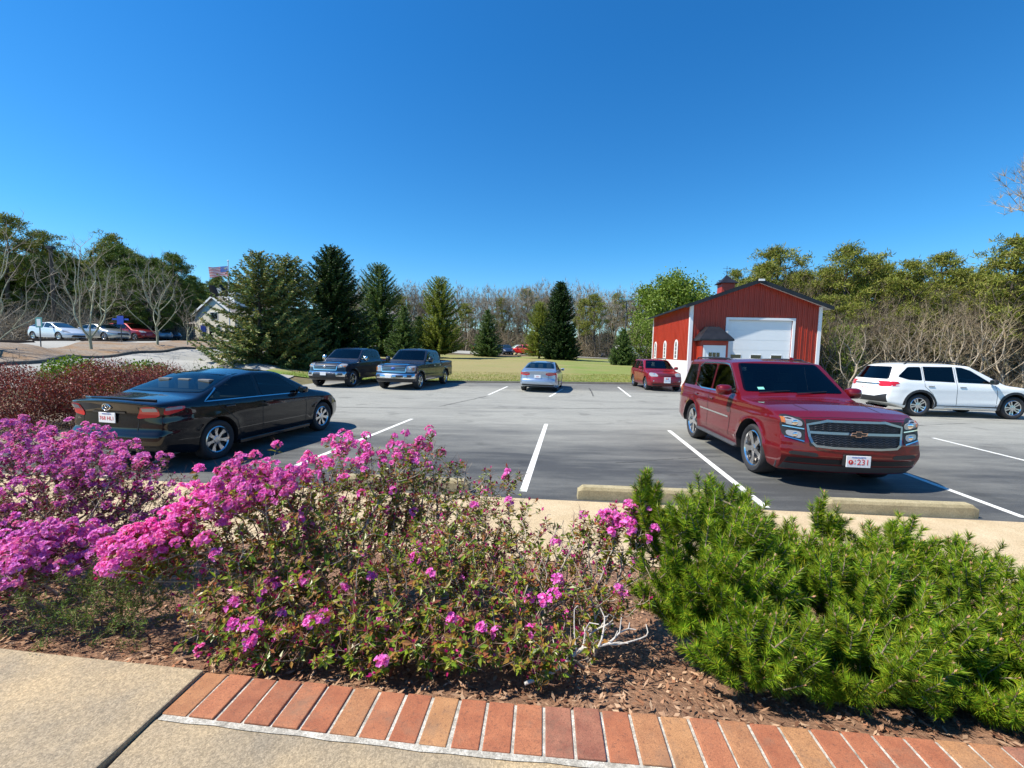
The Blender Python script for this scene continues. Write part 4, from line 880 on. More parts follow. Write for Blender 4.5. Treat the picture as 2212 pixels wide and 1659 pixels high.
# wheel stops
def wheel_stop(p, q, label):
    p = np.array(p); q = np.array(q); L = 1.83; ang = math.atan2(q[1]-p[1], q[0]-p[0]); c = (p+q)/2
    prof = [(-.075, 0), (-.072, .125), (-.055, .165), (.055, .165), (.085, .125), (.09, 0)]
    secs = [(-L/2, .0), (-L/2+.07, 1), (-.3, 1), (.4, 1), (L/2-.07, 1), (L/2, .0)]
    V = []
    for x, s in secs:
        for (y, z) in prof: V.append((x+rnd.uniform(-.004, .004), y*(1 if s else .93), (z if s else min(z, .11))+rnd.uniform(-.002, .002)))
    n = len(prof); m = MB(); m.add(V, [(i*n+k, i*n+k+1, (i+1)*n+k+1, (i+1)*n+k) for i in range(len(secs)-1) for k in range(n-1)])
    m.F.append((np.array([list(range(n))]), 0)); m.F.append((np.array([list(range(5*n, 6*n))[::-1]]), 0))
    o = m.obj('wheel_stop', M['stop'], None, bevel=.008, loc=(c[0], c[1]+.075, .003), rot=(0, 0, ang))
    bm = bmesh.new(); bm.from_mesh(o.data); bmesh.ops.subdivide_edges(bm, edges=bm.edges[:], cuts=2, use_grid_fill=True); bmesh.ops.recalc_face_normals(bm, faces=bm.faces[:]); bm.to_mesh(o.data); bm.free()
    tag(o, label, 'wheel stop', 'concrete wheel stops at the head of the bays')
wheel_stop(ground(1244, 1079), ground(1562, 1092), 'concrete wheel stop in the empty bay between two white lines')
wheel_stop(ground(1765, 1108), ground(2138, 1122), 'concrete wheel stop in front of the large red suv')
g1 = ground(1244, 1077); wheel_stop((g1[0]-3.25, g1[1]+.22), (g1[0]-1.42, g1[1]+.10), 'concrete wheel stop half hidden behind the pink flowering shrub')
# ================================================================ red barn
BA = np.array([10.5, 26.0]); bdx = np.array([.9956, -.0938]); bdy = np.array([.0938, .9956]); byaw = math.atan2(bdx[1], bdx[0])
barn = empty('barn', (BA[0], BA[1], 0), byaw, 'red metal-clad barn with white garage door and dark gable roof', 'barn')
WB, DB, EZ, AZ, WZ = 7.30, 9.6, 4.92, 6.28, 1.62
a = N('red_siding'); v = a.coord(1); n = a.noise(v, .9, 4); nv_ = a.noise(a.coord((3, 3, .35)), 1.6, 4); a.set(Base_Color=a.mix(1, a.ramp(n, [(.3, (.35, .032, .014)), (.7, (.44, .046, .02))]), a.ramp(nv_, [(.3, .86), (.7, 1.08)]), 'MULTIPLY'), Roughness=.42); M['siding'] = a.m
a = N('dark_roofing'); v = a.coord(1); n = a.noise(v, 3, 4); a.set(Base_Color=a.ramp(n, [(.3, (.012, .013, .017)), (.7, (.024, .025, .03))]), Roughness=.45, Metallic=.2); M['roofing'] = a.m
M['whitemetal'] = plain('white_metal', (.80, .80, .80), .4, var=.03, scale=2); M['doorwhite'] = plain('garage_white', (.80, .82, .82), .4, var=.02, scale=2)
m = MB(); ap = (WB/2, AZ)
add_prism(m, [(0, WZ), (WB, WZ), (WB, EZ), ap, (0, EZ)], 0.01, DB, 'y'); m.obj('wall', M['siding'], barn)
m = MB(); m.box(-.02, WB+.02, -.012, DB+.02, -.3, WZ-.003); o = m.obj('wainscot', M['whitemetal'], barn)
rib = MB()
def rz(x): return EZ+(AZ-EZ)*(1-abs(x-WB/2)/(WB/2))-.04
for x in np.arange(.28, WB-.1, .30):
    zlo = WZ+.01
    if 2.05 < x < 5.88: zlo = 4.24
    rib.box(x-.022, x+.022, -.024, .012, zlo, rz(x))
    for dx_ in (-.1, .1): rib.box(x+dx_-.008, x+dx_+.008, -.006, .012, zlo, rz(x))
for y in np.arange(.3, DB-.1, .30): rib.box(-.024, .002, y-.022, y+.022, WZ+.01, EZ-.02)
rib.obj('siding_ribs', M['siding'], barn)
# roof
ov = .42; sl = (AZ-EZ)/(WB/2); m = MB()
def roofside(s):
    xe = -ov if s < 0 else WB+ov; ze = EZ-ov*sl; t = .13
    V = []
    for y in (-ov, DB+ov):
        V += [(xe, y, ze), (WB/2, y, AZ), (WB/2, y, AZ+t), (xe, y, ze+t)]
    m.add(V, [(0, 1, 5, 4), (3, 7, 6, 2), (0, 4, 7, 3), (0, 3, 2, 1), (4, 5, 6, 7)])
roofside(-1); roofside(1); m.obj('roof', M['roofing'], barn)
m = MB()
for s in (-1, 1):
    xe = -ov if s < 0 else WB+ov; ze = EZ-ov*sl
    m.add([(xe, -ov-.02, ze+.10), (WB/2, -ov-.02, AZ+.10), (WB/2, -ov-.02, AZ-.10), (xe, -ov-.02, ze-.08), (xe, -ov+.02, ze+.10), (WB/2, -ov+.02, AZ+.10), (WB/2, -ov+.02, AZ-.10), (xe, -ov+.02, ze-.08)], [(0, 3, 2, 1), (4, 5, 6, 7), (3, 7, 6, 2)])
m.obj('rake_board', M['roofing'], barn)
m = MB()
for s in (-1, 1):
    xe = -ov if s < 0 else WB+ov; ze = EZ-ov*sl
    m.add([(xe, -ov+.03, ze-.012), (WB/2, -ov+.03, AZ-.012), (WB/2, -.002, AZ-.012), (xe, -.002, ze-.012)], [(0, 1, 2, 3)])
    m.add([(xe, -ov, ze-.015), (0 if s < 0 else WB, -ov, EZ-.015), (0 if s < 0 else WB, DB+ov, EZ-.015), (xe, DB+ov, ze-.015)], [(0, 1, 2, 3)])
m.obj('soffit', M['whitemetal'], barn)
for x0, x1 in ((-.035, .15), (WB-.15, WB+.035)):
    m = MB(); m.box(x0, x1, -.045, .14, -.2, EZ-.02); m.obj('corner_trim', M['whitemetal'], barn)
m = MB(); m.box(-.04, .10, DB-.15, DB+.03, -.2, EZ-.02); m.obj('corner_trim', M['whitemetal'], barn)
# garage door
m = MB(); X0, X1, ZT = 2.03, 5.90, 4.22
m.box(X0, X0+.14, -.06, .0, .0, ZT-.14); m.box(X1-.14, X1, -.06, .0, .0, ZT-.14); m.box(X0, X1, -.063, .003, ZT-.14, ZT); m.obj('door_frame', M['whitemetal'], barn)
gd = MB(); hh_ = (ZT-.16)/7
for k in range(7): gd.box(X0+.14, X1-.14, .055, .10, .02+k*hh_, .02+(k+1)*hh_-.012)
gd.box(X0+.12, X1-.12, .075, .11, 0, ZT-.13); g = gd.obj('garage_door', M['doorwhite'], barn)
m = MB(); add_prism(m, [(X0+.14, 0), (X1-.14, 0), (X1-.14, ZT-.14), (X0+.14, ZT-.14)], .0, .0001, 'y')
zc = .02+hh_*3.5-.13
for k in range(3):
    xc = X0+.14+.40+k*1.14+.15
    m = MB(); m.box(xc-.29, xc+.29, .04, .062, zc-.13, zc+.13); w = m.obj('garage_window', M['glass_dark'], barn)
    m = MB()
    for a_, b_, c_, d_ in ((-.31, .31, .13, .15), (-.31, .31, -.15, -.13), (-.31, -.29, -.15, .15), (.29, .31, -.15, .15)): m.box(xc+a_, xc+b_, .035, .062, zc+c_, zc+d_)
    m.obj('window_frame', M['whitemetal'], w)
# cut the wall behind the door
def carve(o, boxes):
    c = MB()
    for b in boxes: c.box(*b)
    cm = c.mesh('cut', o.data.materials[0]); co = link(cm, 'cut', o.parent); md = o.modifiers.new('b', 'BOOLEAN'); md.object = co; md.operation = 'DIFFERENCE'; md.solver = 'EXACT'
    bpy.context.view_layer.update(); dg = bpy.context.evaluated_depsgraph_get(); me = bpy.data.meshes.new_from_object(o.evaluated_get(dg)); o.modifiers.clear(); o.data = me; bpy.data.objects.remove(co)
for o in list(barn.children):
    if o.name.startswith(('wall', 'wainscot')) : carve(o, [(X0+.13, X1-.13, -.5, .115, -.4, ZT-.13)])
# entry porch
PX0, PX1, PY = .35, 1.98, -.95
m = MB(); m.box(PX0+.1, PX1-.1, PY, -.03, -.2, 2.92); pw = m.obj('entry_wall', M['siding'], barn)
m = MB(); zb_, zt_ = 2.90, 3.62; cx_, cy_ = (PX0+PX1)/2, PY/2-.1
e = [(PX0-.12, PY-.28, zb_), (PX1+.12, PY-.28, zb_), (PX1+.12, -.03, zb_), (PX0-.12, -.03, zb_)]
t = [(cx_-.30, cy_-.05, zt_), (cx_+.30, cy_-.05, zt_), (cx_+.36, -.03, zt_), (cx_-.36, -.03, zt_)]
mid = [(.45*a1+.55*b1, .45*a2+.55*b2, .42*a3+.58*b3) for (a1, a2, a3), (b1, b2, b3) in zip(e, t)]
lowe = [(x, y, z-.10) for x, y, z in e]
m.add(lowe+e+mid+t, [(3, 2, 1, 0)]+[(r*4+k, r*4+(k+1) % 4, r*4+4+(k+1) % 4, r*4+4+k) for r in range(3) for k in range(4)]+[(12, 13, 14, 15)]); m.obj('entry_roof', M['roofing'], barn)
m = MB(); dx0, dx1 = PX0+.28, PX1-.35
m.box(dx0-.12, dx0, PY-.035, PY-.002, -.2, 2.42); m.box(dx1, dx1+.12, PY-.035, PY-.002, -.2, 2.42); m.box(dx0-.12, dx1+.12, PY-.038, PY-.001, 2.42, 2.54); m.obj('door_frame', M['whitemetal'], barn)
m = MB(); m.box(dx0, dx1, PY-.02, PY-.003, -.2, 2.42); dr = m.obj('entry_door', M['whitemetal'], barn)
m = MB()
pw_ = (dx1-dx0-.36)/3
for a_ in range(3):
    for b_ in range(3): m.box(dx0+.18+a_*pw_+.015, dx0+.18+(a_+1)*pw_-.015, PY-.026, PY-.019, 1.35+b_*.27, 1.35+b_*.27+.24)
m.obj('door_window', M['glass_dark'], dr)
# arched windows
for s in (2.62, 5.5, 8.44):
    zb_, zs, wd = 1.66, 2.55, .30
    ring = [(s+(wd+.10)*math.cos(q), zs+(wd+.10)*math.sin(q)) for q in np.linspace(0, math.pi, 13)]+[(s-wd-.10, zb_), (s+wd+.10, zb_)]
    m = MB(); add_prism(m, ring, -.05, -.026, 'x'); fr = m.obj('arched_window', M['whitemetal'], barn)
    gl = [(s+(wd-.13)*math.cos(q), zs+(wd-.02)*math.sin(q)) for q in np.linspace(0, math.pi, 13)]+[(s-wd+.13, zb_+.1), (s+wd-.13, zb_+.1)]
    m = MB(); add_prism(m, gl, -.055, -.05, 'x'); m.obj('pane', M['glass_dark'], fr)
    m = MB()
    for z in (1.95, 2.2, 2.45): m.box(-.062, -.055, s-wd+.12, s+wd-.12, z, z+.03)
    m.box(-.063, -.0555, s-.018, s+.018, zb_+.1, zs+wd-.06); m.obj('glazing_bars', M['whitemetal'], fr)
m = MB(); m.box(WB/2-.12, WB/2+.20, -.42-.08, -.42-.02, AZ+.0, AZ+.11); m.obj('ridge_cap', M['whitemetal'], barn)
# cupola
cy = 4.7; cq = MB(); cq.box(WB/2-.42, WB/2+.42, cy-.42, cy+.42, AZ-.2, AZ+.62); cu = cq.obj('cupola', M['siding'], barn)
m = MB(); e = .60; z0 = AZ+.62
m.add([(WB/2-e, cy-e, z0), (WB/2+e, cy-e, z0), (WB/2+e, cy+e, z0), (WB/2-e, cy+e, z0), (WB/2-e*.42, cy-e*.42, z0+.30), (WB/2+e*.42, cy-e*.42, z0+.30), (WB/2+e*.42, cy+e*.42, z0+.30), (WB/2-e*.42, cy+e*.42, z0+.30), (WB/2-.01, cy-.01, z0+.62), (WB/2+.01, cy-.01, z0+.62), (WB/2+.01, cy+.01, z0+.62), (WB/2-.01, cy+.01, z0+.62)],
      [(3, 2, 1, 0)]+[(r*4+k, r*4+(k+1) % 4, r*4+4+(k+1) % 4, r*4+4+k) for r in range(2) for k in range(4)]); m.obj('cupola_roof', M['roofing'], cu)
m = MB(); zt_ = z0+.6; m.tubes([(WB/2, cy, zt_)], [(WB/2, cy, zt_+.62)], .014, .012, 6); m.tubes([(WB/2-.22, cy, zt_+.26), (WB/2, cy-.2, zt_+.2), (WB/2-.24, cy+.05, zt_+.46)], [(WB/2+.22, cy, zt_+.26), (WB/2, cy+.2, zt_+.2), (WB/2+.2, cy-.05, zt_+.46)], .010, .010, 6)
add_prism(m, [(.16, -.05), (.30, 0), (.16, .05)], -.008, .008, 'y', 0, lambda V: V+np.array([WB/2, cy, zt_+.46])); m.obj('weathervane', M['blackplastic'], cu)
# ================================================================ plants: skeleton growth
def skeleton(tips, root, seg=.25, jit=.12, r0=.006, pw=.42, trunk=None, kz=2.0, kp=.18, ka=0.0, smooth=3):
    tips = np.asarray(tips, float); root = np.asarray(root, float); cap = 60000
    P = np.zeros((cap, 3)); par = np.full(cap, -1); pl_ = np.zeros(cap); n = 0
    base = [root]+([np.asarray(q, float) for q in trunk] if trunk is not None else [])
    for k, q in enumerate(base): P[n] = q; par[n] = n-1; pl_[n] = pl_[n-1]+np.linalg.norm(P[n]-P[n-1]) if k else 0; n += 1
    tipidx = []
    for i in np.argsort(np.linalg.norm(tips-root, axis=1)):
        tp = tips[i]; d = np.linalg.norm(P[:n]-tp, axis=1); c = d+kp*pl_[:n]+kz*(P[:n, 2]-tp[2]).clip(0)
        if ka: c = c+ka*(.9*np.hypot(P[:n, 0]-tp[0], P[:n, 1]-tp[1])-(tp[2]-P[:n, 2])).clip(0)
        j = int(np.argmin(c)); s = P[j].copy()
        L = d[j]; k = max(1, int(math.ceil(L/seg)))
        pd = (P[j]-P[par[j]]) if par[j] >= 0 else np.array([0, 0, 1.]); pd = pd/(np.linalg.norm(pd)+1e-9)
        ctrl = s+pd*L*.35+np.array([0, 0, .10*L])
        for q in range(1, k+1):
            t = q/k; p = s*(1-t)**2+(ctrl*.6+(s+tp)/2*.4)*2*t*(1-t)+tp*t*t
            if q < k: p = p+rs.randn(3)*jit*seg
            P[n] = p; par[n] = j if q == 1 else n-1; pl_[n] = pl_[par[n]]+np.linalg.norm(P[n]-P[par[n]]); n += 1
            if n >= cap: break
        tipidx.append(n-1)
    cnt = np.zeros(n); ti = np.array(tipidx); cnt[ti] = 1
    for i in range(n-1, 0, -1):
        if par[i] >= 0: cnt[par[i]] += cnt[i]
    if smooth:   # straighten the limbs: every inner joint moves towards its parent and its heaviest child
        pi = par[:n].copy(); pi[0] = 0; inner = (cnt > 1)&(np.arange(n) >= len(base)); tipm = np.zeros(n, bool); tipm[ti] = True
        for _ in range(smooth):
            acc = np.zeros((n, 3)); wt = np.zeros(n); k_ = np.arange(1, n); wgt = cnt[k_]**1.5; np.add.at(acc, pi[k_], P[k_]*wgt[:, None]); np.add.at(wt, pi[k_], wgt); ch = acc/np.maximum(wt, 1e-9)[:, None]
            P[:n][inner] = .4*P[:n][inner]+.3*(P[:n][pi][inner]+ch[inner])
    r = r0*np.maximum(cnt, 1)**pw
    idx = np.arange(1, n); idx = idx[par[1:n] >= 0]
    A, B, ra, rb = P[par[idx]], P[idx], np.minimum(r[par[idx]], r[idx]*1.5), r[idx]
    td = P[ti]-P[par[ti]]; td /= np.linalg.norm(td, axis=1)[:, None]+1e-9
    return dict(A=A, B=B, ra=ra, rb=rb, tips=P[ti], dirs=td, cnt=cnt[idx], P=P[:n], par=par[:n])
def ell(c, r, n, shell=.5, zmin=None):
    u = rs.randn(n, 3); u /= np.linalg.norm(u, axis=1)[:, None]; q = (shell+(1-shell)*rs.rand(n))[:, None]
    p = np.array(c)+u*q*np.array(r)
    if zmin is not None: p = p[p[:, 2] > zmin]
    return p
def unit(n, up=0.0):
    u = rs.randn(n, 3); u[:, 2] += up; return u/np.linalg.norm(u, axis=1)[:, None]
def vnoise(P, s, seed=0):
    P = np.asarray(P); q = np.random.RandomState(seed); v = 0
    for k in range(4):
        d = q.randn(3)*s*(1.7**k*.6); v = v+np.sin(P@d+q.rand()*6.28)/(1+k*.6)
    return v
# ================================================================ trees
M['bark_grey'] = bark('grey_bark', (.11, .095, .07), (.25, .215, .16)); M['bark_dark'] = bark('dark_bark', (.035, .028, .024), (.11, .09, .07)); M['bark_tan'] = bark('tan_bark', (.26, .21, .15), (.50, .42, .32))
M['bark_lichen'] = bark('lichen_bark', (.24, .25, .16), (.46, .46, .33))
M['twig_grey'] = foliage('grey_twigs', [(.20, .17, .13), (.33, .28, .21), (.42, .37, .29)], .9, 0); M['twig_tan'] = foliage('tan_twigs', [(.20, .15, .10), (.32, .26, .18), (.27, .20, .12), (.20, .20, .10)], .9, 0)
M['pine'] = foliage('pine_needles', [(.09, .12, .014), (.16, .19, .022), (.24, .26, .035), (.20, .16, .05)], .6, .15); M['pine2'] = foliage('dark_pine_needles', [(.055, .095, .014), (.10, .15, .02), (.15, .19, .03)], .6, .15)
M['spruce'] = foliage('spruce_needles', [(.06, .12, .03), (.10, .17, .04), (.16, .22, .05)], .55, .12); M['spruce_blue'] = foliage('blue_spruce_needles', [(.06, .115, .035), (.12, .19, .06), (.22, .27, .06), (.34, .26, .09), (.10, .17, .07)], .55, .12)
M['spruce_dark'] = foliage('dark_spruce_needles', [(.02, .045, .014), (.035, .075, .02), (.07, .12, .02)], .5, .08); M['spruce_light'] = foliage('light_spruce_needles', [(.16, .22, .03), (.24, .28, .04), (.30, .32, .06)], .6, .2)
M['leafy'] = foliage('spring_leaves', [(.10, .16, .02), (.16, .23, .03), (.22, .29, .05)], .55, .25)
def meshes_bare(Ht, Rc, seed, nt=170, low=.3, nk=5, tw=.5, leader=True, wd=.014):
    global rs; rs = np.random.RandomState(seed)
    c = (0, 0, Ht*(.5+low/2)); t = ell(c, (Rc, Rc, Ht*(1-low)/2), nt, .25)
    if leader: tr = [(rs.randn()*.05*k, rs.randn()*.05*k, Ht*k/10) for k in range(1, 8)]
    else: tr = [(rs.randn()*.04*k, rs.randn()*.04*k, Ht*k/16) for k in range(1, 5)]
    s = skeleton(t, (0, 0, -.2), .5, .12, .0085, .43, tr, kz=3.0, kp=.12, ka=1.6, smooth=7)
    mb = MB(); big = s['cnt'] > 5; mb.tubes(s['A'][big], s['B'][big], s['ra'][big], s['rb'][big], 6)
    tr_ = mb
    mc = MB(); mc.tubes(s['A'][~big], s['B'][~big], s['ra'][~big], s['rb'][~big], 3)
    src = np.concatenate([s['tips'], s['B'][~big][::2]]); n = len(src)*nk; C = np.repeat(src, nk, 0); out = C-np.array([0, 0, Ht*.35]); out /= np.linalg.norm(out, axis=1)[:, None]
    D = out+rs.randn(n, 3)*.55; mc.tris(C, D, unit(n), tw*(.5+rs.rand(n)), wd); return tr_, mc
def meshes_pine(Ht, Rc, seed, base=.45, nt=70, clump=46, ln=.30):
    global rs; rs = np.random.RandomState(seed)
    lean = rs.randn(2)*.04; tr = [(lean[0]*Ht*k/10+rs.randn()*.08, lean[1]*Ht*k/10+rs.randn()*.08, Ht*k/10) for k in range(1, 10)]
    z = base+(1-base)*rs.rand(nt)**.8; prof = np.sin(np.clip((z-base+.12)/(1.12-base), 0, 1)*math.pi)**.6
    a = rs.rand(nt)*6.28; r = Rc*prof*(.35+.65*rs.rand(nt)); t = np.stack([r*np.cos(a)+lean[0]*Ht*z, r*np.sin(a)+lean[1]*Ht*z, Ht*z], 1)
    s = skeleton(t, (0, 0, -.2), .5, .25, .02, .48, tr, kz=2.5, kp=.05)
    mb = MB(); mb.tubes(s['A'], s['B'], s['ra'], s['rb'], 5)
    cen = np.concatenate([s['tips'], s['tips']+rs.randn(len(s['tips']), 3)*(.28, .28, .12), s['tips']+rs.randn(len(s['tips']), 3)*(.38, .38, .15)]); n = len(cen)*clump
    C = np.repeat(cen, clump, 0)+rs.randn(n, 3)*(.20, .20, .10); D = unit(n, .5); mc = MB(); mc.cards(C, D, unit(n), ln*(.5+.8*rs.rand(n)), .055); return mb, mc
def meshes_spruce(Ht, Rb, seed, dens=1.0, droop=.25, tipup=.25, sparse=0.0, w=.10, pw=.85, bare=.04):
    global rs; rs = np.random.RandomState(seed); mb = MB(); k = np.linspace(0, 1, 9)
    P = np.stack([0*k, 0*k, k*Ht-.1], 1); mb.poly_tube(P, (.02*Ht*(1-k)+.01), 7)
    C, D, Nn, L = [], [], [], []; A, B = [], []; z = bare*Ht
    while z < Ht*.985:
        q = z/Ht; rad = Rb*(1-q)**pw*(1 if q > .12 else .75+2*q); nb = max(4, int((7+5*(1-q))*dens)); a0 = rs.rand()*6.28
        for b in range(nb):
            if rs.rand() < sparse*(.3+(1-q)): continue
            a = a0+6.283*b/nb+rs.randn()*.15; r = rad*(.78+.32*rs.rand())*(1+.12*math.sin(3*a+z)); dr = np.array([math.cos(a), math.sin(a), 0]); zz = z+rs.randn()*.08
            m = 6; t = np.linspace(0, 1, m)[:, None]; up_ = (.55*q) if q > .5 else 0
            pts = np.array([0, 0, zz])+dr*r*t+np.array([0, 0, 1.])*r*(-droop*np.sin(t*2.2)+tipup*t**3+up_*t)
            A += list(pts[:-1]); B += list(pts[1:])
            nt_ = max(4, int(r/.11)); tt = np.linspace(.12, 1, nt_); side = np.array([-dr[1], dr[0], 0])
            px = np.stack([np.interp(tt, t[:, 0], pts[:, i]) for i in range(3)], 1); tl = (.16+.34*r*.5*(1-tt**1.3)).clip(.10, .62)
            for s_ in (-1, 1):
                d = dr*.75+side*s_*.85+np.array([0, 0, -.10]); C.append(px+rs.randn(nt_, 3)*.03); D.append(np.repeat(d[None], nt_, 0)+rs.randn(nt_, 3)*.18); L.append(tl); Nn.append(np.tile([0, 0, 1.], (nt_, 1))+rs.randn(nt_, 3)*.35)
                C.append(px+rs.randn(nt_, 3)*.04); D.append(np.repeat(d[None], nt_, 0)+rs.randn(nt_, 3)*.3+np.array([0, 0, -.35])); L.append(tl*.7); Nn.append(rs.randn(nt_, 3))
            C.append(px+rs.randn(nt_, 3)*.02); D.append(np.repeat(dr[None], nt_, 0)+rs.randn(nt_, 3)*.25+np.array([0, 0, .25])); L.append(np.full(nt_, .22)); Nn.append(rs.randn(nt_, 3))
        z += .17/dens*(1 if Ht > 5 else .75)
    mb.tubes(A, B, .018, .010, 3); C, D, Nn, L = map(np.concatenate, (C, D, Nn, L)); mc = MB(); mc.cards(C, D, Nn, L, w*(.7+.6*rs.rand(len(L))))
    n = int(len(C)*.8); i = rs.randint(0, len(C), n); mc.cards(C[i]+D[i]*(L[i]*.5)[:, None]*rs.rand(n)[:, None], unit(n, .2), unit(n), .10+.06*rs.rand(n), .035); return mb, mc
def meshes_leafy(Ht, Rc, seed, n=26000, lw=.13, low=.15):
    global rs; rs = np.random.RandomState(seed); t = ell((0, 0, Ht*(.5+low/2)), (Rc, Rc, Ht*(1-low)/2), 160, .5)
    s = skeleton(t, (0, 0, -.2), .6, .2, .02, .48, [(0, 0, Ht*k/12) for k in range(1, 6)]); mb = MB(); mb.tubes(s['A'], s['B'], s['ra'], s['rb'], 5)
    cen = s['tips']; c2 = cen[rs.randint(0, len(cen), n)]+rs.randn(n, 3)*(.075*Rc+.25)*.8; mc = MB(); mc.cards(c2, unit(n, .3), unit(n), lw*(.6+.8*rs.rand(n)), lw*.55); return mb, mc
def proto(name, gen, tm, cm, *a, **k):
    tb, cb = gen(*a, **k); return (tb.mesh('trunk', tm, True), cb.mesh('crown', cm, False))
def plant(name, pr, x, y, label, group=None, scale=1.0, rz=None, z=None, sz=None, cat='tree'):
    z = hz(x, y)-.03 if z is None else z; r = empty(name, (x, y, z), rnd.random()*6.28 if rz is None else rz, label, cat, group); r.scale = (scale, scale, scale*(sz or 1))
    link(pr[0], 'trunk', r); link(pr[1], 'crown', r); return r
GP = lambda px, d: (point(px, 760, d)[0], d)
# ornamental trees on the island
b1 = proto('o1', meshes_bare, M['bark_lichen'], M['twig_grey'], 7.2, 2.6, 21, 190, .22, nk=3, tw=.40, leader=True); b2 = proto('o2', meshes_bare, M['bark_lichen'], M['twig_grey'], 6.6, 2.2, 22, 180, .22, nk=3, tw=.40)
x, y, z = point(198, 756, 27); plant('bare_tree', b1, x, y, 'leafless spreading tree in front of the silver sedan on the mulch island', z=z-.05)
x, y, z = point(340, 745, 30.5); plant('bare_tree', b2, x, y, 'leafless tree leaning over the dark car at the right end of the row', z=z-.05)
b3 = proto('o3', meshes_bare, M['bark_lichen'], M['twig_grey'], 9.0, 3.2, 23, 220, .18, nk=3, tw=.45)
x, y, z = point(-16, 775, 20); plant('bare_tree', b3, x, y, 'large leafless tree cut by the left edge of the photo', z=z-.1, scale=.82)
b4 = proto('o4', meshes_bare, M['bark_lichen'], M['twig_grey'], 3.2, 1.2, 24, 60, .25, tw=.3); x, y, z = point(405, 738, 34); plant('sapling', b4, x, y, 'thin leafless sapling beside the dark car near the white building', z=z-.05)
# conifers on the lawn
spb = proto('s1', meshes_spruce, M['bark_dark'], M['spruce_blue'], 7.7, 4.3, 31, .85, .12, .25, .46, pw=.72, bare=.02); x, y = GP(562, 28.5); plant('spruce', spb, x, y, 'open ragged spruce with thin pointed top left of the dark spruce', z=.15)
spb2 = proto('s2', meshes_spruce, M['bark_dark'], M['spruce_blue'], 7.9, 3.6, 32, .95, .15, .2, .36, pw=.6); x, y = GP(622, 30.5); plant('spruce', spb2, x, y, 'bluish spruce in the middle of the three big spruces', z=.2)
spd = proto('s3', meshes_spruce, M['bark_dark'], M['spruce_dark'], 9.5, 3.7, 33, 1.15, .15, .2, .06, pw=.58); x, y = GP(718, 35); plant('spruce', spd, x, y, 'tallest very dark green spruce behind the navy pickup truck', z=.3)
spg = proto('s4', meshes_spruce, M['bark_grey'], M['spruce'], 11.4, 4.0, 34, .9, .1, .25, .22, pw=.50); x, y = GP(818, 55); plant('spruce', spg, x, y, 'tall light green conifer with rounded top right of the dark spruce')
spg2 = proto('s5', meshes_spruce, M['bark_grey'], M['spruce'], 6.2, 2.4, 35, 1, .15, .2, .08); x, y = GP(872, 52); plant('spruce', spg2, x, y, 'short dark conifer at the foot of the light green conifer')
spy = proto('s6', meshes_spruce, M['bark_grey'], M['spruce_light'], 10.2, 3.7, 36, .85, .1, .3, .18, pw=.52, bare=.08); x, y = GP(948, 56); plant('spruce', spy, x, y, 'yellow green cone shaped conifer at the left end of the dry lawn')
spk = proto('s7', meshes_spruce, M['bark_dark'], M['spruce_dark'], 10.6, 3.0, 37, 1.25, .2, .15, .08, pw=.55, bare=.02, w=.13); x, y = GP(1207, 60); plant('spruce', spk, x, y, 'dense dark narrow spruce standing alone behind the silver sedan')
sps = proto('s8', meshes_spruce, M['bark_dark'], M['spruce'], 4.1, 1.75, 38, 1.2, .1, .2, 0, bare=.02, w=.07); x, y = GP(1345, 50); plant('spruce', sps, x, y, 'small young spruce left of the red barn')
x, y = GP(1165, 62); plant('spruce', spy, x, y, 'pale yellow green tree touching the left of the dense dark spruce', scale=.78)
x, y = GP(1052, 66); plant('spruce', spg2, x, y, 'grey green young conifer beside the cars beyond the dry lawn', scale=1.15)
x, y = GP(905, 60); plant('spruce', spg2, x, y, 'dark young conifer half behind the yellow green conifer', scale=.9)
rl = proto('leafy', meshes_leafy, M['bark_grey'], M['leafy'], 11.8, 5.2, 41, 30000, .34); x, y = GP(1452, 58); plant('broadleaf_tree', rl, x, y, 'big round fresh green tree rising behind the red barn roof')
rl2 = proto('leafy2', meshes_leafy, M['bark_grey'], M['leafy'], 3.4, 1.3, 42, 5000, .12, .02)
x, y = GP(1392, 52); plant('broadleaf_tree', rl2, x, y, 'low green bush behind the left corner of the barn', scale=1.5, sz=1.1)
x, y = GP(1822, 27.5); plant('broadleaf_tree', rl2, x, y, 'bright green ivy covered stump right of the barn', scale=.72, sz=1.7)
x, y = GP(1778, 28.5); plant('broadleaf_tree', rl2, x, y, 'dark green bush against the right wall of the barn', scale=.6)
# woods
PF = [proto('f', meshes_bare, M['bark_grey'], M['twig_grey'], 11, 3.0, 55+i, 200, .30, nk=6, tw=.7, wd=.032) for i in range(3)]
PB = [proto('b', meshes_bare, M['bark_grey'], M['twig_grey'], 11, 3.2, 51+i, 210, .30, tw=.6) for i in range(4)]
M['twig_brown'] = foliage('brown_twigs', [(.10, .075, .05), (.17, .13, .09), (.25, .20, .14)], .9, 0); PR = [proto('r', meshes_bare, M['bark_grey'], M['twig_brown'], 11, 2.8, 151+i, 190, .34, nk=5, tw=.6) for i in range(4)]
PT = [proto('t', meshes_bare, M['bark_tan'], M['twig_tan'], 6.5, 2.2, 61+i, 120, .15, nk=3, tw=.45, leader=False) for i in range(3)]
PP = [proto('p', meshes_pine, M['bark_dark'], M['pine'], 10, 2.3, 71+i, .36+.06*i, 60) for i in range(4)]
PD = [proto('q', meshes_pine, M['bark_dark'], M['pine2'], 10, 2.9, 81+i, .20, 120, 52, .34) for i in range(3)]
GL, GC, GR = 'trees of the wood behind the upper parking row', 'trees of the far wood beyond the lawn', 'trees of the wood behind the white suv'
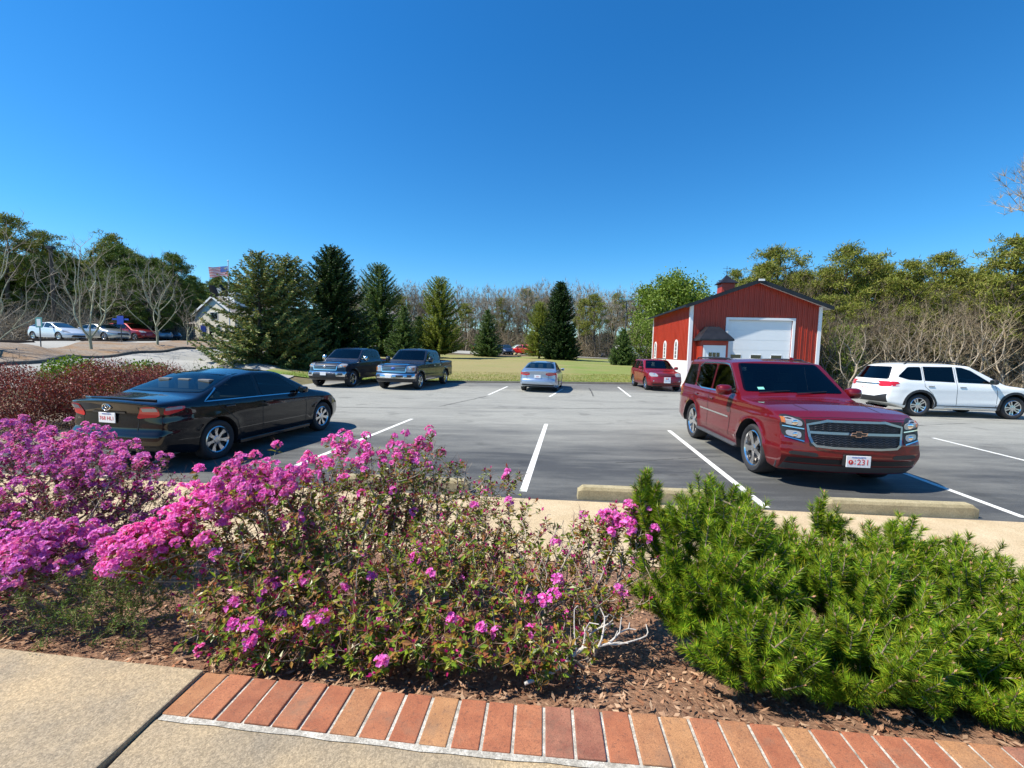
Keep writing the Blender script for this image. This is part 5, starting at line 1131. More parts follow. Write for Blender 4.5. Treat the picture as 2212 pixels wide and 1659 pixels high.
def wood(lst, kind, name, lab, grp, base):
    for px, top, d in lst:
        x, y = GP(px, d); z = hz(x, y); X, Y, Z = point(px, top, d); pr = kind[rnd.randrange(len(kind))]; s = max(.3, (Z-z)/base)
        q = plant(name, pr, x, y, lab, grp, s*.95); w = max(.8, min(1.25, 1/s**.35)); q.scale = (s*.95*w, s*.95*w, s*.95)
# named individuals
for px, top, d, lab in [(22, 462, 42, 'tallest dark pine at the left edge of the wood'), (103, 500, 46, 'dark pine with a flat crown behind the utility pole'), (243, 503, 52, 'lone tall umbrella shaped pine above the left wood')]:
    x, y = GP(px, d); z = hz(x, y); Z = point(px, top, d)[2]; plant('pine_tree', PP[3], x, y, lab, None, (Z-z)/10.2)
for px, top, d, lab, k in [(1672, 521, 40, 'open crowned pine just above the right barn roof slope', 1), (1800, 528, 33, 'pine with a rounded crown right of the barn', 0), (1872, 534, 34, 'pine leaning to the right beside the rounded pine', 1), (1935, 566, 31, 'dark trunked pine above the tail of the white suv', 2), (2035, 541, 32, 'flat topped pine above the middle of the white suv', 0), (2160, 504, 28, 'highest thick crowned pine at the right edge', 2), (2235, 512, 26, 'thick green pine cut by the right edge of the photo', 0)]:
    x, y = GP(px, d); z = hz(x, y); Z = point(px, top, d)[2]; plant('pine_tree', PP[k], x, y, lab, None, (Z-z)/10.2)
for px, top, d, lab in [(1140, 622, 92, 'grey green pine in the far wood left of the dense dark spruce'), (1285, 634, 80, 'green pine in the far wood right of the dense dark spruce'), (1262, 645, 84, 'second green pine in the far wood right of the dense dark spruce')]:
    x, y = GP(px, d); z = hz(x, y); Z = point(px, top, d)[2]; plant('pine_tree', PP[0], x, y, lab, None, (Z-z)/10.2)
U = rnd.uniform
wood([(px+U(-8, 8), 546+14*math.sin(px*.04)+U(-10, 14)+max(0, px-400)*.35, U(48, 58)) for px in range(-60, 385, 20)], PD, 'pine_tree', 'dense dark green pine in the wood behind the upper parking row', GL, 10)
wood([(px+U(-10, 10), 580+U(-16, 16), U(42, 48)) for px in range(-60, 365, 24)], PD, 'pine_tree', 'dense dark green pine in the wood behind the upper parking row', GL, 10)
wood([(px+U(-10, 10), 600+U(-30, 30), U(40, 46)) for px in range(-40, 375, 60)], PB, 'bare_tree', 'leafless grey tree in the wood behind the upper parking row', GL, 11)
wood([(px+U(-6, 6), 588+U(-12, 18)+(px-380)*.12, U(98, 112)) for px in range(378, 520, 14)], PD, 'pine_tree', 'green tree behind the cream gabled building', 'trees behind the cream gabled building', 10)
wood([(px+U(-6, 6), 650+U(-14, 18), U(97, 105)) for px in range(372, 470, 16)], PB, 'bare_tree', 'leafless brown tree behind the cream gabled building', 'trees behind the cream gabled building', 11)
wood([(px+U(-10, 10), 555+U(-15, 15), U(62, 72)) for px in range(560, 800, 20)], PB, 'bare_tree', 'leafless grey tree showing above the three big spruces', 'bare trees behind the three big spruces', 11)
wood([(px+U(-8, 8), 606+8*math.sin(px*.02)+U(-9, 12), U(88, 104)) for px in range(740, 1430, 12)], PF, 'bare_tree', 'leafless grey tree in the far wood beyond the lawn', GC, 11)
wood([(px+U(-8, 8), 655+U(-18, 20), U(80, 90)) for px in range(740, 1440, 20)], PT, 'bare_tree', 'low tan leafless tree at the foot of the far wood', GC, 6.5)
wood([(px, 640+U(-14, 20), U(84, 100)) for px in (770, 862, 905, 1008, 1085, 1175, 1330, 1365, 1400)], PP, 'pine_tree', 'scattered green pine in the far wood beyond the lawn', GC, 10)
wood([(px+U(-10, 10), 582+U(-22, 22), U(34, 42)) for px in range(1590, 2330, 26)], PP, 'pine_tree', 'green pine in the wood behind the white suv', GR, 10)
wood([(px+U(-10, 10), 575+U(-22, 30), U(33, 44)) for px in range(1580, 2330, 19)], PR, 'bare_tree', 'leafless grey tree in the wood behind the white suv', GR, 11)
wood([(px+U(-10, 10), 655+U(-40, 30), U(25, 31)) for px in range(1800, 2340, 32)], PT, 'bare_tree', 'low tan leafless tree at the edge of the wood behind the white suv', GR, 6.5)
PH = proto('h', meshes_bare, M['bark_grey'], M['twig_grey'], 11.6, 2.9, 97, 260, .74, nk=10, tw=.5); x, y = GP(2278, 20); plant('bare_tree', PH, x, y, 'leafless treetop poking in high at the right edge of the photo')
wood([(px+U(-12, 12), 650+U(-30, 30), U(29, 34)) for px in range(1800, 2330, 75)], PP, 'pine_tree', 'low yellow green pine among the bare trees behind the white suv', 'low pines behind the white suv', 10)
wood([(px+U(-8, 8), 640+U(-45, 40), U(27, 33)) for px in range(1790, 2340, 21)], PR, 'bare_tree', 'leafless grey tree in the wood behind the white suv', GR, 11)
# brush: tangled undergrowth, nobody could count the stems
def brush(name, pts, n, hgt, mats, label, seg=4, wd=.012):
    global rs; rs = np.random.RandomState(len(name)+n); P = np.array(pts); i = rs.randint(0, len(P)-1, n); t = rs.rand(n)[:, None]; q = P[i]*(1-t)+P[i+1]*t+rs.randn(n, 2)*1.3; z = H(q[:, 0], q[:, 1])
    m = MB(); A = np.c_[q, z]; D = unit(n, 2.0); h = hgt*(.3+.8*rs.rand(n))/seg
    for k in range(seg):
        B = A+D*h[:, None]; m.tubes(A, B, wd*(1-k/seg*.7), wd*(1-(k+1)/seg*.7), 3); D = D+rs.randn(n, 3)*.33; D[:, 2] -= .12; D /= np.linalg.norm(D, axis=1)[:, None]; A = B
        C = np.repeat(B, 5, 0); m.tris(C, unit(n*5, .8), unit(n*5), .35*(.4+rs.rand(n*5)), .008)
    return tag(m.obj(name, mats), label, 'undergrowth', kind='stuff')
brush('undergrowth', [GP(1770, 28.5), GP(1900, 25.5), GP(2080, 23.5), GP(2300, 22)], 900, 1.3, M['twig_tan'], 'tangled tan and brown brush behind the white suv')
brush('undergrowth', [GP(1770, 36), GP(1950, 32), GP(2330, 28)], 1000, 2.2, M['twig_brown'], 'taller brown brush under the pines right of the barn')
brush('undergrowth', [GP(760, 84), GP(1000, 84), GP(1240, 84), GP(1450, 80)], 4200, 6, M['twig_tan'], 'brown brush at the foot of the far wood beyond the lawn', wd=.03)
brush('undergrowth', [GP(-80, 40), GP(200, 42), GP(370, 52)], 4000, 3.8, M['twig_grey'], 'grey brown brush behind the upper parking row', wd=.02)
M['dry'] = foliage('dry_leaves', [(.20, .09, .04), (.30, .16, .07), (.13, .13, .04)], .9, .1)
# opaque deep wood behind the trees: loose leaf and twig mass
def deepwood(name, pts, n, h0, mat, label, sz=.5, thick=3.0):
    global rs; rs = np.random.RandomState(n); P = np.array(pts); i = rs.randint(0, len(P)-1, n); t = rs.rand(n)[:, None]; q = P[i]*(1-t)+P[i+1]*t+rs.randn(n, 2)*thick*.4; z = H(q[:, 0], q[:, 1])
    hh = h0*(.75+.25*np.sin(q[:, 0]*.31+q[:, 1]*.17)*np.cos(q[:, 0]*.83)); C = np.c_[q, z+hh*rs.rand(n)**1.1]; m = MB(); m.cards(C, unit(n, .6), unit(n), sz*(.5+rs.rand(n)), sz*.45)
    return tag(m.obj(name, mat), label, 'wood', kind='stuff')
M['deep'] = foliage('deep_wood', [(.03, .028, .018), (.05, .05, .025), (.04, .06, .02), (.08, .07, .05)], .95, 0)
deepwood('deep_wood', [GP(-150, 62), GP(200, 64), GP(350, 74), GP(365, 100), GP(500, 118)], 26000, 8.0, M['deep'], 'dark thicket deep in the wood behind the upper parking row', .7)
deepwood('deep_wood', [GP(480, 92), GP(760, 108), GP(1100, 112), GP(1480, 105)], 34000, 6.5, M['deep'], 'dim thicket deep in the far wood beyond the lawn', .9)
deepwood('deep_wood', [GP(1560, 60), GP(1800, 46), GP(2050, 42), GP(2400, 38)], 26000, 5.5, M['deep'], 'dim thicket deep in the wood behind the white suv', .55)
# ================================================================ foreground shrubs
rs = np.random.RandomState(5)
M['stem'] = bark('pale_stems', (.22, .18, .14), (.50, .43, .35), 40); M['stem_brown'] = bark('brown_stems', (.10, .065, .045), (.28, .20, .14), 40)
M['azleaf'] = foliage('azalea_leaves', [(.07, .13, .012), (.15, .24, .015), (.24, .34, .02), (.34, .36, .03), (.36, .09, .04), (.18, .30, .02), (.34, .18, .04), (.26, .05, .04)], .38, .25, .5, 9, .6, 1.2)
M['azleaf_dark'] = foliage('bronze_leaves', [(.09, .045, .02), (.12, .12, .02), (.16, .10, .03), (.20, .05, .03), (.08, .13, .02)], .4, .2, .5)
M['petal'] = foliage('pink_petals', [(.72, .07, .50), (.86, .17, .66), (.92, .34, .80), (.80, .10, .58), (.90, .24, .72)], .5, .4, .3)
M['petal_lilac'] = foliage('lilac_petals', [(.58, .10, .52), (.74, .20, .68), (.84, .34, .80), (.60, .08, .48), (.78, .25, .72)], .5, .4, .3)
M['bud'] = foliage('magenta_buds', [(.45, .012, .14), (.62, .03, .28), (.36, .02, .06)], .45, .2, .4)
M['twigbrown'] = foliage('reddish_twigs', [(.12, .06, .04), (.24, .13, .09), (.34, .24, .17), (.20, .07, .06)], .9, 0)
DEN = 1.75
def shrub(name, label, cat, blobs, roots, petal, leafm, flower, leaf=.036, rows=None, r0=.0011, seg=.07, bare=0.0, lseed=3, bedz=True):
    """blobs: centre, radii, number of shoot tips; flower(p) gives the chance that a shoot ends in a truss"""
    global rs; rs = np.random.RandomState(lseed); T = []
    for c, r, n in blobs:
        p = ell(c, r, int(n*1.35*DEN), .35); b = bed(p[:, 0], p[:, 1]); p = p[p[:, 2] > b+.06][:int(n*DEN)]; T.append(p)
    T = np.concatenate(T); T = T+np.stack([vnoise(T, 9, 1), vnoise(T, 9, 2), vnoise(T, 9, 3)*.6], 1)*.022
    root = np.array(roots[0]); ri = np.argmin(np.linalg.norm(T[:, None, :2]-np.array(roots)[None, :, :2], axis=2), 1)
    parts = [skeleton(T[ri == k], roots[k], seg, .28, r0, .42, None, kz=1.2, kp=.22) for k in range(len(roots)) if (ri == k).sum() > 3]
    o = empty(name, tuple(root), 0, label, cat)
    mb = MB()
    for s in parts: mb.tubes(s['A'], s['B'], s['ra'], s['rb'], 4)
    tw_ = np.concatenate([s['B'][s['cnt'] < 9] for s in parts]); n = len(tw_)*3; C = np.repeat(tw_, 3, 0)+rs.randn(n, 3)*.006; mt_ = MB(); mt_.tris(C, unit(n, .5), unit(n), .035+.055*rs.rand(n), .0028)
    place_in(mt_.obj('twigs', M['twigbrown'], None), o)
    place_in(mb.obj('branches', M['stem'], None, smooth=True), o)
    tips = np.concatenate([s['tips'] for s in parts]); dirs = np.concatenate([s['dirs'] for s in parts]); thin = np.concatenate([s['B'][s['cnt'] < 3] for s in parts])
    dirs = dirs+np.array([0, -.15, .7]); dirs /= np.linalg.norm(dirs, axis=1)[:, None]
    fl = rs.rand(len(tips)) < flower(tips); keep = rs.rand(len(tips)) > bare
    # leaves: a rosette under each tip and loose ones down the twigs
    k = 7; i = np.repeat(np.where(keep)[0], k); n = len(i); a = rs.rand(n)*6.28; u = unit(n); ax = dirs[i]; pe = np.cross(ax, u); pe /= np.linalg.norm(pe, axis=1)[:, None]+1e-9
    D = pe*.9+ax*rs.uniform(-.2, .75, n)[:, None]; C = tips[i]-ax*(rs.rand(n)*.035)[:, None]
    ml = MB(); L = leaf*(.45+.75*rs.rand(n)**1.3); ml.cards(C, D, ax+unit(n)*.35, L, L*.42, fold=.25)
    j = rs.randint(0, len(thin), int(len(thin)*.55*(1-bare))); n = len(j); ml.cards(thin[j], unit(n, .4), unit(n, .6), leaf*(.5+.6*rs.rand(n)), leaf*.38, fold=.25)
    place_in(ml.obj('leaves', leafm, None), o)
    # trusses of ruffled flowers
    f = np.where(fl)[0]; nf = 9; i = np.repeat(f, nf); n = len(i); cd = dirs[i]*1.0+unit(n)*1.1; cd /= np.linalg.norm(cd, axis=1)[:, None]; tr = (.019+.010*rs.rand(len(f)))[np.searchsorted(f, i)]; fc = tips[i]+cd*tr[:, None]+dirs[i]*.010
    q = 5; C = np.repeat(fc, q, 0); ax = np.repeat(cd, q, 0); h = np.cross(ax, np.array([.3, .5, .8])); h /= np.linalg.norm(h, axis=1)[:, None]+1e-9; g = np.cross(ax, h)
    ang = np.tile(np.arange(q)*6.283/q, n)+np.repeat(rs.rand(n)*6, q); rad = h*np.cos(ang)[:, None]+g*np.sin(ang)[:, None]; m = len(C)
    D = rad*.95+ax*.42+rs.randn(m, 3)*.30; S = np.cross(D, ax); S /= np.linalg.norm(S, axis=1)[:, None]+1e-9; D /= np.linalg.norm(D, axis=1)[:, None]; Lp = (.0125+.0075*rs.rand(m))[:, None]; N2 = np.cross(S, D)
    V = np.stack([C, C+D*Lp*.6+S*Lp*.48+N2*Lp*.12, C+D*Lp+N2*Lp*(-.12), C+D*Lp*.6-S*Lp*.48+N2*Lp*.12], 1).reshape(-1, 3); mf = MB(); mf.add(V, (np.arange(m)*4)[:, None]+[[0, 1, 2, 3]])
    place_in(mf.obj('blossoms', petal, None), o)
    b = np.where(~fl & keep & (rs.rand(len(tips)) < .55))[0]; nb = 4; i = np.repeat(b, nb); n = len(i)
    mbud = MB(); mbud.cards(tips[i]+dirs[i]*.004, dirs[i]+unit(n)*.30, unit(n), .017+.010*rs.rand(n), .010); place_in(mbud.obj('buds', M['bud'], None), o)
    return o
def fl_c(p):
    left = np.clip((-.42-p[:, 0])/.40, 0, 1)*np.clip((p[:, 2]-(.86+.36*np.clip(p[:, 0]+1.8, 0, .8)))/.08, 0, 1)
    return np.clip(.022+.96*left+.55*np.clip((p[:, 0]-.42)/.15, 0, 1)*np.clip((p[:, 2]-.93)/.08, 0, 1)+.05*(p[:, 0] < -.9)*(p[:, 1] < 2.0), 0, .97)
shrub('flowering_shrub', 'wide pink azalea behind the brick edging, only its left ridge in full bloom', 'shrub',
  [((-1.30, 2.25, .93), (.46, .42, .44), 520), ((-.98, 2.75, .88), (.45, .42, .50), 420), ((-.62, 2.80, .90), (.38, .40, .50), 330), ((-.45, 2.05, .70), (.80, .40, .40), 560), ((-1.68, 2.00, .92), (.24, .22, .16), 120), ((-1.15, 1.85, .72), (.34, .20, .22), 130),
   ((-.15, 2.45, .80), (.42, .40, .36), 260), ((.25, 2.15, .74), (.40, .32, .30), 120), ((.62, 2.32, .92), (.30, .22, .19), 120), ((-.5, 1.74, .68), (.62, .14, .15), 230), ((-.95, 1.72, .68), (.25, .1, .12), 60), ((.05, 1.72, .68), (.40, .14, .14), 110), ((.45, 2.0, .74), (.25, .2, .15), 40), ((-.40, 3.05, 1.02), (.12, .1, .16), 14), ((-.1, 2.95, 1.0), (.25, .12, .14), 24)],
  [(-.75, 2.3, .38), (-.35, 2.1, .42), (-1.1, 2.35, .36), (.1, 2.05, .44), (.38, 1.9, .45)], M['petal'], M['azleaf'], fl_c, .040, bare=.06, lseed=3)
def fl_l(p): return np.clip(.12+.78*np.clip((p[:, 2]-.98)/.15, 0, 1)+.75*(p[:, 1] < 2.3)*np.clip((p[:, 2]-.78)/.1, 0, 1), 0, .92)
shrub('flowering_shrub', 'lilac pink azalea at the left edge in front of the black sedan', 'shrub',
  [((-3.30, 2.95, .92), (.75, .50, .47), 620), ((-2.72, 2.85, .82), (.50, .42, .40), 330), ((-3.05, 2.35, .80), (.60, .35, .34), 260), ((-2.28, 2.10, .84), (.24, .22, .14), 110), ((-2.6, 2.05, .76), (.4, .25, .2), 130), ((-2.45, 3.0, .72), (.30, .25, .30), 80)],
  [(-3.1, 2.75, .25), (-2.7, 2.5, .32), (-2.5, 2.3, .38)], M['petal_lilac'], M['azleaf_dark'], fl_l, .030, bare=.05, lseed=4)
m = MB()
for c_, r_, n_, rt_ in (((.30, 2.15, .82), (.42, .35, .26), 150, (.1, 2.05, .44)), ((.62, 2.3, .82), (.26, .22, .22), 90, (.38, 1.9, .45)), ((-.35, 2.95, 1.0), (.3, .15, .22), 50, (-.45, 2.6, .4))):
    s = skeleton(ell(c_, r_, n_, .3), rt_, .07, .3, .0016, .42, None, kz=1, kp=.3); m.tubes(s['A'], s['B'], s['ra'], s['rb'], 4)
tag(m.obj('bare_shrub', M['stem'], smooth=True), 'leafless pale twiggy shrub showing through the right half of the azalea', 'shrub')
# bare dead branch lying on the mulch at the foot of the azalea
m = MB(); s = skeleton(ell((.42, 1.80, .72), (.26, .12, .10), 46, .3), (.08, 1.66, .58), .05, .3, .0022, .36, [(.2, 1.68, .62), (.3, 1.74, .66)], kp=.3); m.tubes(s['A'], s['B'], s['ra'], s['rb'], 5)
tag(m.obj('dead_branch', bark('bleached_wood', (.42, .38, .34), (.66, .61, .55), 60), smooth=True), 'bleached bare dead branch spread over the mulch between azalea and pine', 'branch')
# ---- dwarf pines
M['mugo'] = foliage('mugo_needles', [(.08, .19, .010), (.16, .31, .014), (.26, .42, .02), (.38, .45, .025), (.10, .23, .02), (.50, .44, .03)], .5, .22, .25, 11, .40, 1.2); M['mugo_bark'] = bark('mugo_bark', (.14, .10, .07), (.36, .28, .21), 30)
M['budtan'] = foliage('resin_buds', [(.42, .22, .12), (.55, .32, .18), (.48, .36, .24)], .6, 0)
def mugo(name, label, blobs, roots, seed, nl=.042, nn=170):
    global rs; rs = np.random.RandomState(seed); T = []; OC = []
    for c, r, n in blobs:
        p = ell(c, r, int(n*2.6), .55); b = bed(p[:, 0], p[:, 1]); p = p[(p[:, 2] > b+.05) & ((vnoise(p, 8, seed) > -.55) | (r[0] < .13))][:int(n*1.1)]; T.append(p); OC.append(np.repeat(np.array([[c[0], c[1], c[2]-.10]]), len(p), 0))
    T = np.concatenate(T); OC = np.concatenate(OC); T = T+(vnoise(T, 6, seed+1)*.030)[:, None]*np.array([.3, -.4, .6]); ri = np.argmin(np.linalg.norm(T[:, None, :2]-np.array(roots)[None, :, :2], axis=2), 1)
    parts = [skeleton(T[ri == k], roots[k], .09, .22, .0026, .40, None, kz=2.2, kp=.15) for k in range(len(roots)) if (ri == k).sum() > 3]
    o = empty(name, tuple(roots[0]), 0, label, 'shrub'); mb = MB()
    for s in parts: mb.tubes(s['A'], s['B'], s['ra'], s['rb'], 5)
    tips = np.concatenate([s['tips'] for s in parts]); dirs = np.concatenate([s['dirs'] for s in parts]); ctr = np.array(blobs[0][0]) if len(blobs) < 1 else OC[np.argmin(np.linalg.norm(T[None]-tips[:, None], axis=2), 1)]; ow = tips-ctr; ow /= np.linalg.norm(ow, axis=1)[:, None]+1e-9; dirs = ow*.75+dirs*.15+np.array([0, -.08, .72])+rs.randn(len(tips), 3)*.20; dirs /= np.linalg.norm(dirs, axis=1)[:, None]
    n = len(tips); SL = .045+.06*rs.rand(n); top = tips+dirs*SL[:, None]; mb.tubes(tips, top, .0035, .0025, 5); place_in(mb.obj('branches', M['mugo_bark'], None, smooth=True), o)
    i = np.repeat(np.arange(n), nn); m = len(i); t = rs.rand(m)*1.7-.7; ax = dirs[i]; C = tips[i]+ax*(SL[i]*t)[:, None]; u = unit(m); pe = np.cross(ax, u); pe /= np.linalg.norm(pe, axis=1)[:, None]+1e-9
    D = pe*(1.0-.30*t.clip(0, 1))[:, None]+ax*(.50+.35*t.clip(0, 1))[:, None]; mn = MB(); mn.tris(C, D, unit(m), nl*(.7+.5*rs.rand(m)), .0042); place_in(mn.obj('needles', M['mugo'], None), o)
    k = 3; i = np.repeat(np.where(rs.rand(n) < .6)[0], k); m = len(i); mc = MB(); mc.cards(top[i], dirs[i]+unit(m)*.2, unit(m), .018, .008); place_in(mc.obj('buds', M['budtan'], None), o); return o
mugo('dwarf_pine', 'bright green dwarf pine with one tall upright spike beside the azalea', [((.98, 2.12, .84), (.36, .38, .31), 420), ((.78, 2.36, 1.06), (.07, .07, .19), 60), ((1.15, 2.35, .90), (.30, .25, .28), 190), ((1.02, 1.72, .70), (.26, .15, .14), 120)], [(1.0, 2.1, .40), (1.1, 1.9, .45)], 6)
mugo('dwarf_pine', 'sprawling bright green dwarf pine filling the right corner behind the bricks', [((1.68, 2.02, .66), (.50, .42, .25), 420), ((2.35, 2.05, .62), (.60, .45, .24), 500), ((1.42, 1.66, .69), (.34, .15, .13), 170), ((1.95, 1.60, .68), (.50, .17, .14), 280), ((2.45, 1.60, .68), (.40, .2, .16), 160), ((3.0, 1.9, .62), (.40, .5, .24), 240), ((1.86, 2.5, .90), (.07, .07, .17), 34), ((1.55, 2.35, .78), (.16, .16, .16), 60), ((1.58, 2.18, .74), (.22, .2, .16), 110), ((2.15, 2.35, .74), (.3, .2, .18), 110), ((2.15, 2.3, .88), (.08, .08, .13), 18), ((2.55, 2.4, .72), (.2, .1, .14), 24)], [(1.7, 2.0, .42), (2.3, 2.05, .42), (2.9, 2.0, .42)], 8)
# ---- low heather at the left
M['heather'] = foliage('heather_green', [(.06, .12, .02), (.12, .20, .03), (.20, .22, .06), (.16, .10, .05)], .7, .2)
rs = np.random.RandomState(9); tp = ell((-1.95, 2.0, .66), (.42, .30, .22), 300, .3); tp = tp[tp[:, 2] > bed(tp[:, 0], tp[:, 1])+.04]; s = skeleton(tp, (-1.95, 2.1, .42), .06, .2, .0012, .4, None, kp=.4); o = empty('low_shrub', (-1.95, 2.1, .42), 0, 'wispy low green heather on the mulch between the two azaleas', 'shrub')
m = MB(); m.tubes(s['A'], s['B'], s['ra'], s['rb'], 4); place_in(m.obj('branches', M['stem_brown'], None, smooth=True), o)
src = np.concatenate([s['tips'], s['B'][s['cnt'] < 4]]); n = len(src)*14; C = np.repeat(src, 14, 0)+rs.randn(n, 3)*.012; m = MB(); m.tris(C, unit(n, 1.0), unit(n), .012+.012*rs.rand(n), .004); place_in(m.obj('leaves', M['heather'], None), o)
# ---- barberry hedge and green shrub by the car park entrance
M['barberry'] = foliage('barberry_leaves', [(.14, .014, .018), (.22, .028, .030), (.30, .05, .05), (.12, .04, .02), (.42, .18, .14), (.09, .008, .012)], .55, .2)
M['greenleaf'] = foliage('green_shrub_leaves', [(.09, .15, .015), (.15, .24, .02), (.22, .32, .03)], .5, .25)
def hedge(name, label, blobs, mat, n, ls, seed, g=None):
    global rs; rs = np.random.RandomState(seed); o = empty(name, (blobs[0][0][0], blobs[0][0][1], hz(blobs[0][0][0], blobs[0][0][1])), 0, label, 'shrub', g); V = sum(r[0]*r[2] for _, r in blobs); mc = MB(); ms = MB()
    for c, r in blobs:
        z0 = hz(c[0], c[1]); k = int(n*r[0]*r[2]/V); p = ell((c[0], c[1], z0+c[2]), r, k, .55); p += (vnoise(p, 2.2, seed)*.09)[:, None]*unit(k, .6); p = p[p[:, 2] > z0-.05]; k = len(p); mc.cards(p, unit(k, .8), unit(k), ls*(.6+.8*rs.rand(k)), ls*.6)
        q = ell((c[0], c[1], z0+c[2]), r, 90, .7); q = q[q[:, 2] > z0+.2]; s = skeleton(q, (c[0], c[1], z0-.1), .2, .25, .004, .4, None, kp=.4); ms.tubes(s['A'], s['B'], s['ra'], s['rb'], 3)
        nt_ = len(q)*10; C = np.repeat(q, 10, 0)+rs.randn(nt_, 3)*.12; D = unit(nt_, 1.2); ms.tris(C, D, unit(nt_), .22, .008)
    place_in(ms.obj('branches', M['stem_brown'], None), o); place_in(mc.obj('leaves', mat, None), o)
for bl, lab, sd in (([((-10.9, 9.0, .62), (1.5, 1.0, .78)), ((-12.6, 9.4, .6), (1.3, 1.0, .66))], 'dark red barberry at the left end of the hedge', 1), ([((-9.3, 9.9, .66), (1.2, 1.0, .84)), ((-8.75, 10.8, .62), (.8, .8, .78))], 'dark red barberry right behind the black sedan boot', 2)):
    hedge('barberry', lab, bl, M['barberry'], 34000, .042, sd, 'dark red barberry hedge')
hedge('green_shrub', 'bright green low shrub behind the dark red barberry hedge', [((-10.6, 12.3, .62), (1.3, .9, .72)), ((-8.9, 12.7, .55), (1.0, .8, .70)), ((-11.8, 11.6, .66), (.8, .7, .8))], M['greenleaf'], 15000, .08, 3)
tag(ribbon('hedge_bed', [(-14.5, 7.4), (-8.6, 7.6), (-7.6, 10.5), (-7.9, 13.2)], [(-14.5, 10.5), (-12.5, 12.5), (-11, 13.4), (-9.5, 14.0)], 24, 12, H, M['greymulch'], .03), kind='structure')
# grass blades where the lawn meets the car park, and tufts across it
def blades(name, A, B, n, depth, h, label, wd):
    global rs; rs = np.random.RandomState(n); A = np.array(A, float); i = rs.randint(0, len(A)-1, n); t = rs.rand(n)[:, None]; q = A[i]*(1-t)+A[i+1]*t; q[:, 1] += rs.rand(n)**1.5*depth+.1; m = MB(); m.tris(np.c_[q, H(q[:, 0], q[:, 1])+.01], unit(n, 2.2), unit(n), h*(.5+.8*rs.rand(n)), wd)
    return tag(m.obj(name, foliage(name+'_green', [(.09, .17, .015), (.20, .28, .03), (.36, .33, .09), (.42, .34, .16)], .7, .3)), label, 'grass', kind='stuff')
blades('grass', [(-13, 24.2), (-2.93, 26.1), (6.67, 28.0), (14, 29.2)], None, 26000, 9, .09, 'short green and straw coloured grass along the car park edge', .03)
# ================================================================ far cars, signs, flags, buildings
def hatch(name, label, loc, yaw, col, L=4.46, Ht=1.49, roof=(-1.2, 1.36), group=None):
    h = L/2; sp = dict(L=L, W=.875, H=Ht, R=.32, tw=.2, xf=h-.93, xr=-h+.83, gap=.05, flare=.012, tumble=.40, ledge=.02, tuck=.05, zmid=.5, crown=.05,
      top=[(-h, 1.12), (-h+.25, 1.18), (-1.0, Ht-.05), (-.15, Ht), (.2, Ht-.05), (1.25, 1.0), (1.7, .90), (h-.2, .72), (h, .60)], bot=[(-h, .3), (0, .2), (h, .22)], belt=[(-h, 1.05), (h, .82)], fin=[(.2, .1), (.45, 0), (.8, .15)], rin=[(.2, .1), (.5, 0), (1, .1), (1.4, .3)], plan_f=(.9, .16), plan_r=(.7, .09), bow_f=.26, bow_r=.12, smooth=3)
    c = Car(name, label, 'car', sp, loc, yaw, col, group, .09, 1)
    for sy in (-1, 1):
        c.panel([(-1.75, 1.10), (-.35, 1.03), (-.35, Ht-.10), (-1.1, Ht-.14)], 'side', 'side_window', M['glass'], sy, .006, .12, rnd_=1); c.panel([(-.28, 1.03), (.95, .95), (.2, Ht-.13), (-.28, Ht-.09)], 'side', 'side_window', M['glass'], sy, .006, .12, rnd_=1)
        c.panel([(sy*.46, .60), (sy*.80, .66), (sy*.80, .78), (sy*.55, .72)], 'front', 'headlight', M['lens'], 1, .01, .08, 1); c.panel([(sy*.6, .8), (sy*.83, .8), (sy*.83, 1.0), (sy*.65, 1.0)], 'front', 'tail_light', M['red_lens'], -1, .01, .08, 1)
    c.panel([(-.74, 1.02), (.74, 1.02), (.58, Ht-.07), (-.58, Ht-.07)], 'front', 'windshield', M['glass'], 1, .006, .1, 1); c.panel([(-.62, 1.16), (.62, 1.16), (.55, Ht-.1), (-.55, Ht-.1)], 'front', 'rear_window', M['glass_dark'], -1, .006, .1, 1)
    c.panel([(-.5, .28), (.5, .28), (.42, .44), (-.42, .44)], 'front', 'grille', M['blackplastic'], 1, .006, .1, 1); c.mirror(.75, 1.0, None, (.07, .1, .065), .05); c.wheels(7, .21, .3); return c
def at(px, py, d): p = point(px, py, d); return (p[0], p[1], hz(p[0], p[1])+.03)
P_ice = paint('pale_blue_paint', (.62, .68, .74), .2, .3); P_sil = paint('silver_paint', (.45, .46, .44), .7, .3); P_dk = paint('deep_blue_paint', (.02, .035, .08), .4, .3); P_grey = paint('steel_paint', (.22, .27, .33), .6, .3); P_brt = paint('bright_red_paint', (.50, .012, .01), .1, .35)
hatch('parked_car', 'pale ice blue hatchback at the left end of the upper parking row', at(128, 736, 35.5), R(-12), P_ice)
sedan('parked_car', 'silver sedan half behind the leafless tree in the upper parking row', at(222, 736, 38.2), R(-12), P_sil, 'a', .09, None, 1)
suv('parked_suv', 'red suv in the middle of the upper parking row', at(287, 736, 41.5), R(-12), P_red2, 'h', .09, None, 1)
suv('parked_suv', 'steel blue suv between the red suv and the dark car', at(322, 736, 45), R(-12), P_grey, 'h', .09, None, 1)
hatch('parked_car', 'dark blue car at the right end of the upper parking row', at(348, 736, 48.5), R(-12), P_dk, 4.6, 1.46)
hatch('parked_car', 'blue car seen nose-on beyond the dry lawn', at(1094, 766, 72), R(-80), P_dk, 4.5, 1.6)
suv('parked_suv', 'grey suv behind the blue car beyond the dry lawn', at(1078, 762, 77), R(-80), P_sil, 'h', .1, None, 1)
suv('parked_suv', 'dark suv under the young conifer beyond the dry lawn', at(1050, 766, 74), R(-20), P_black, 'h', .1, None, 1)
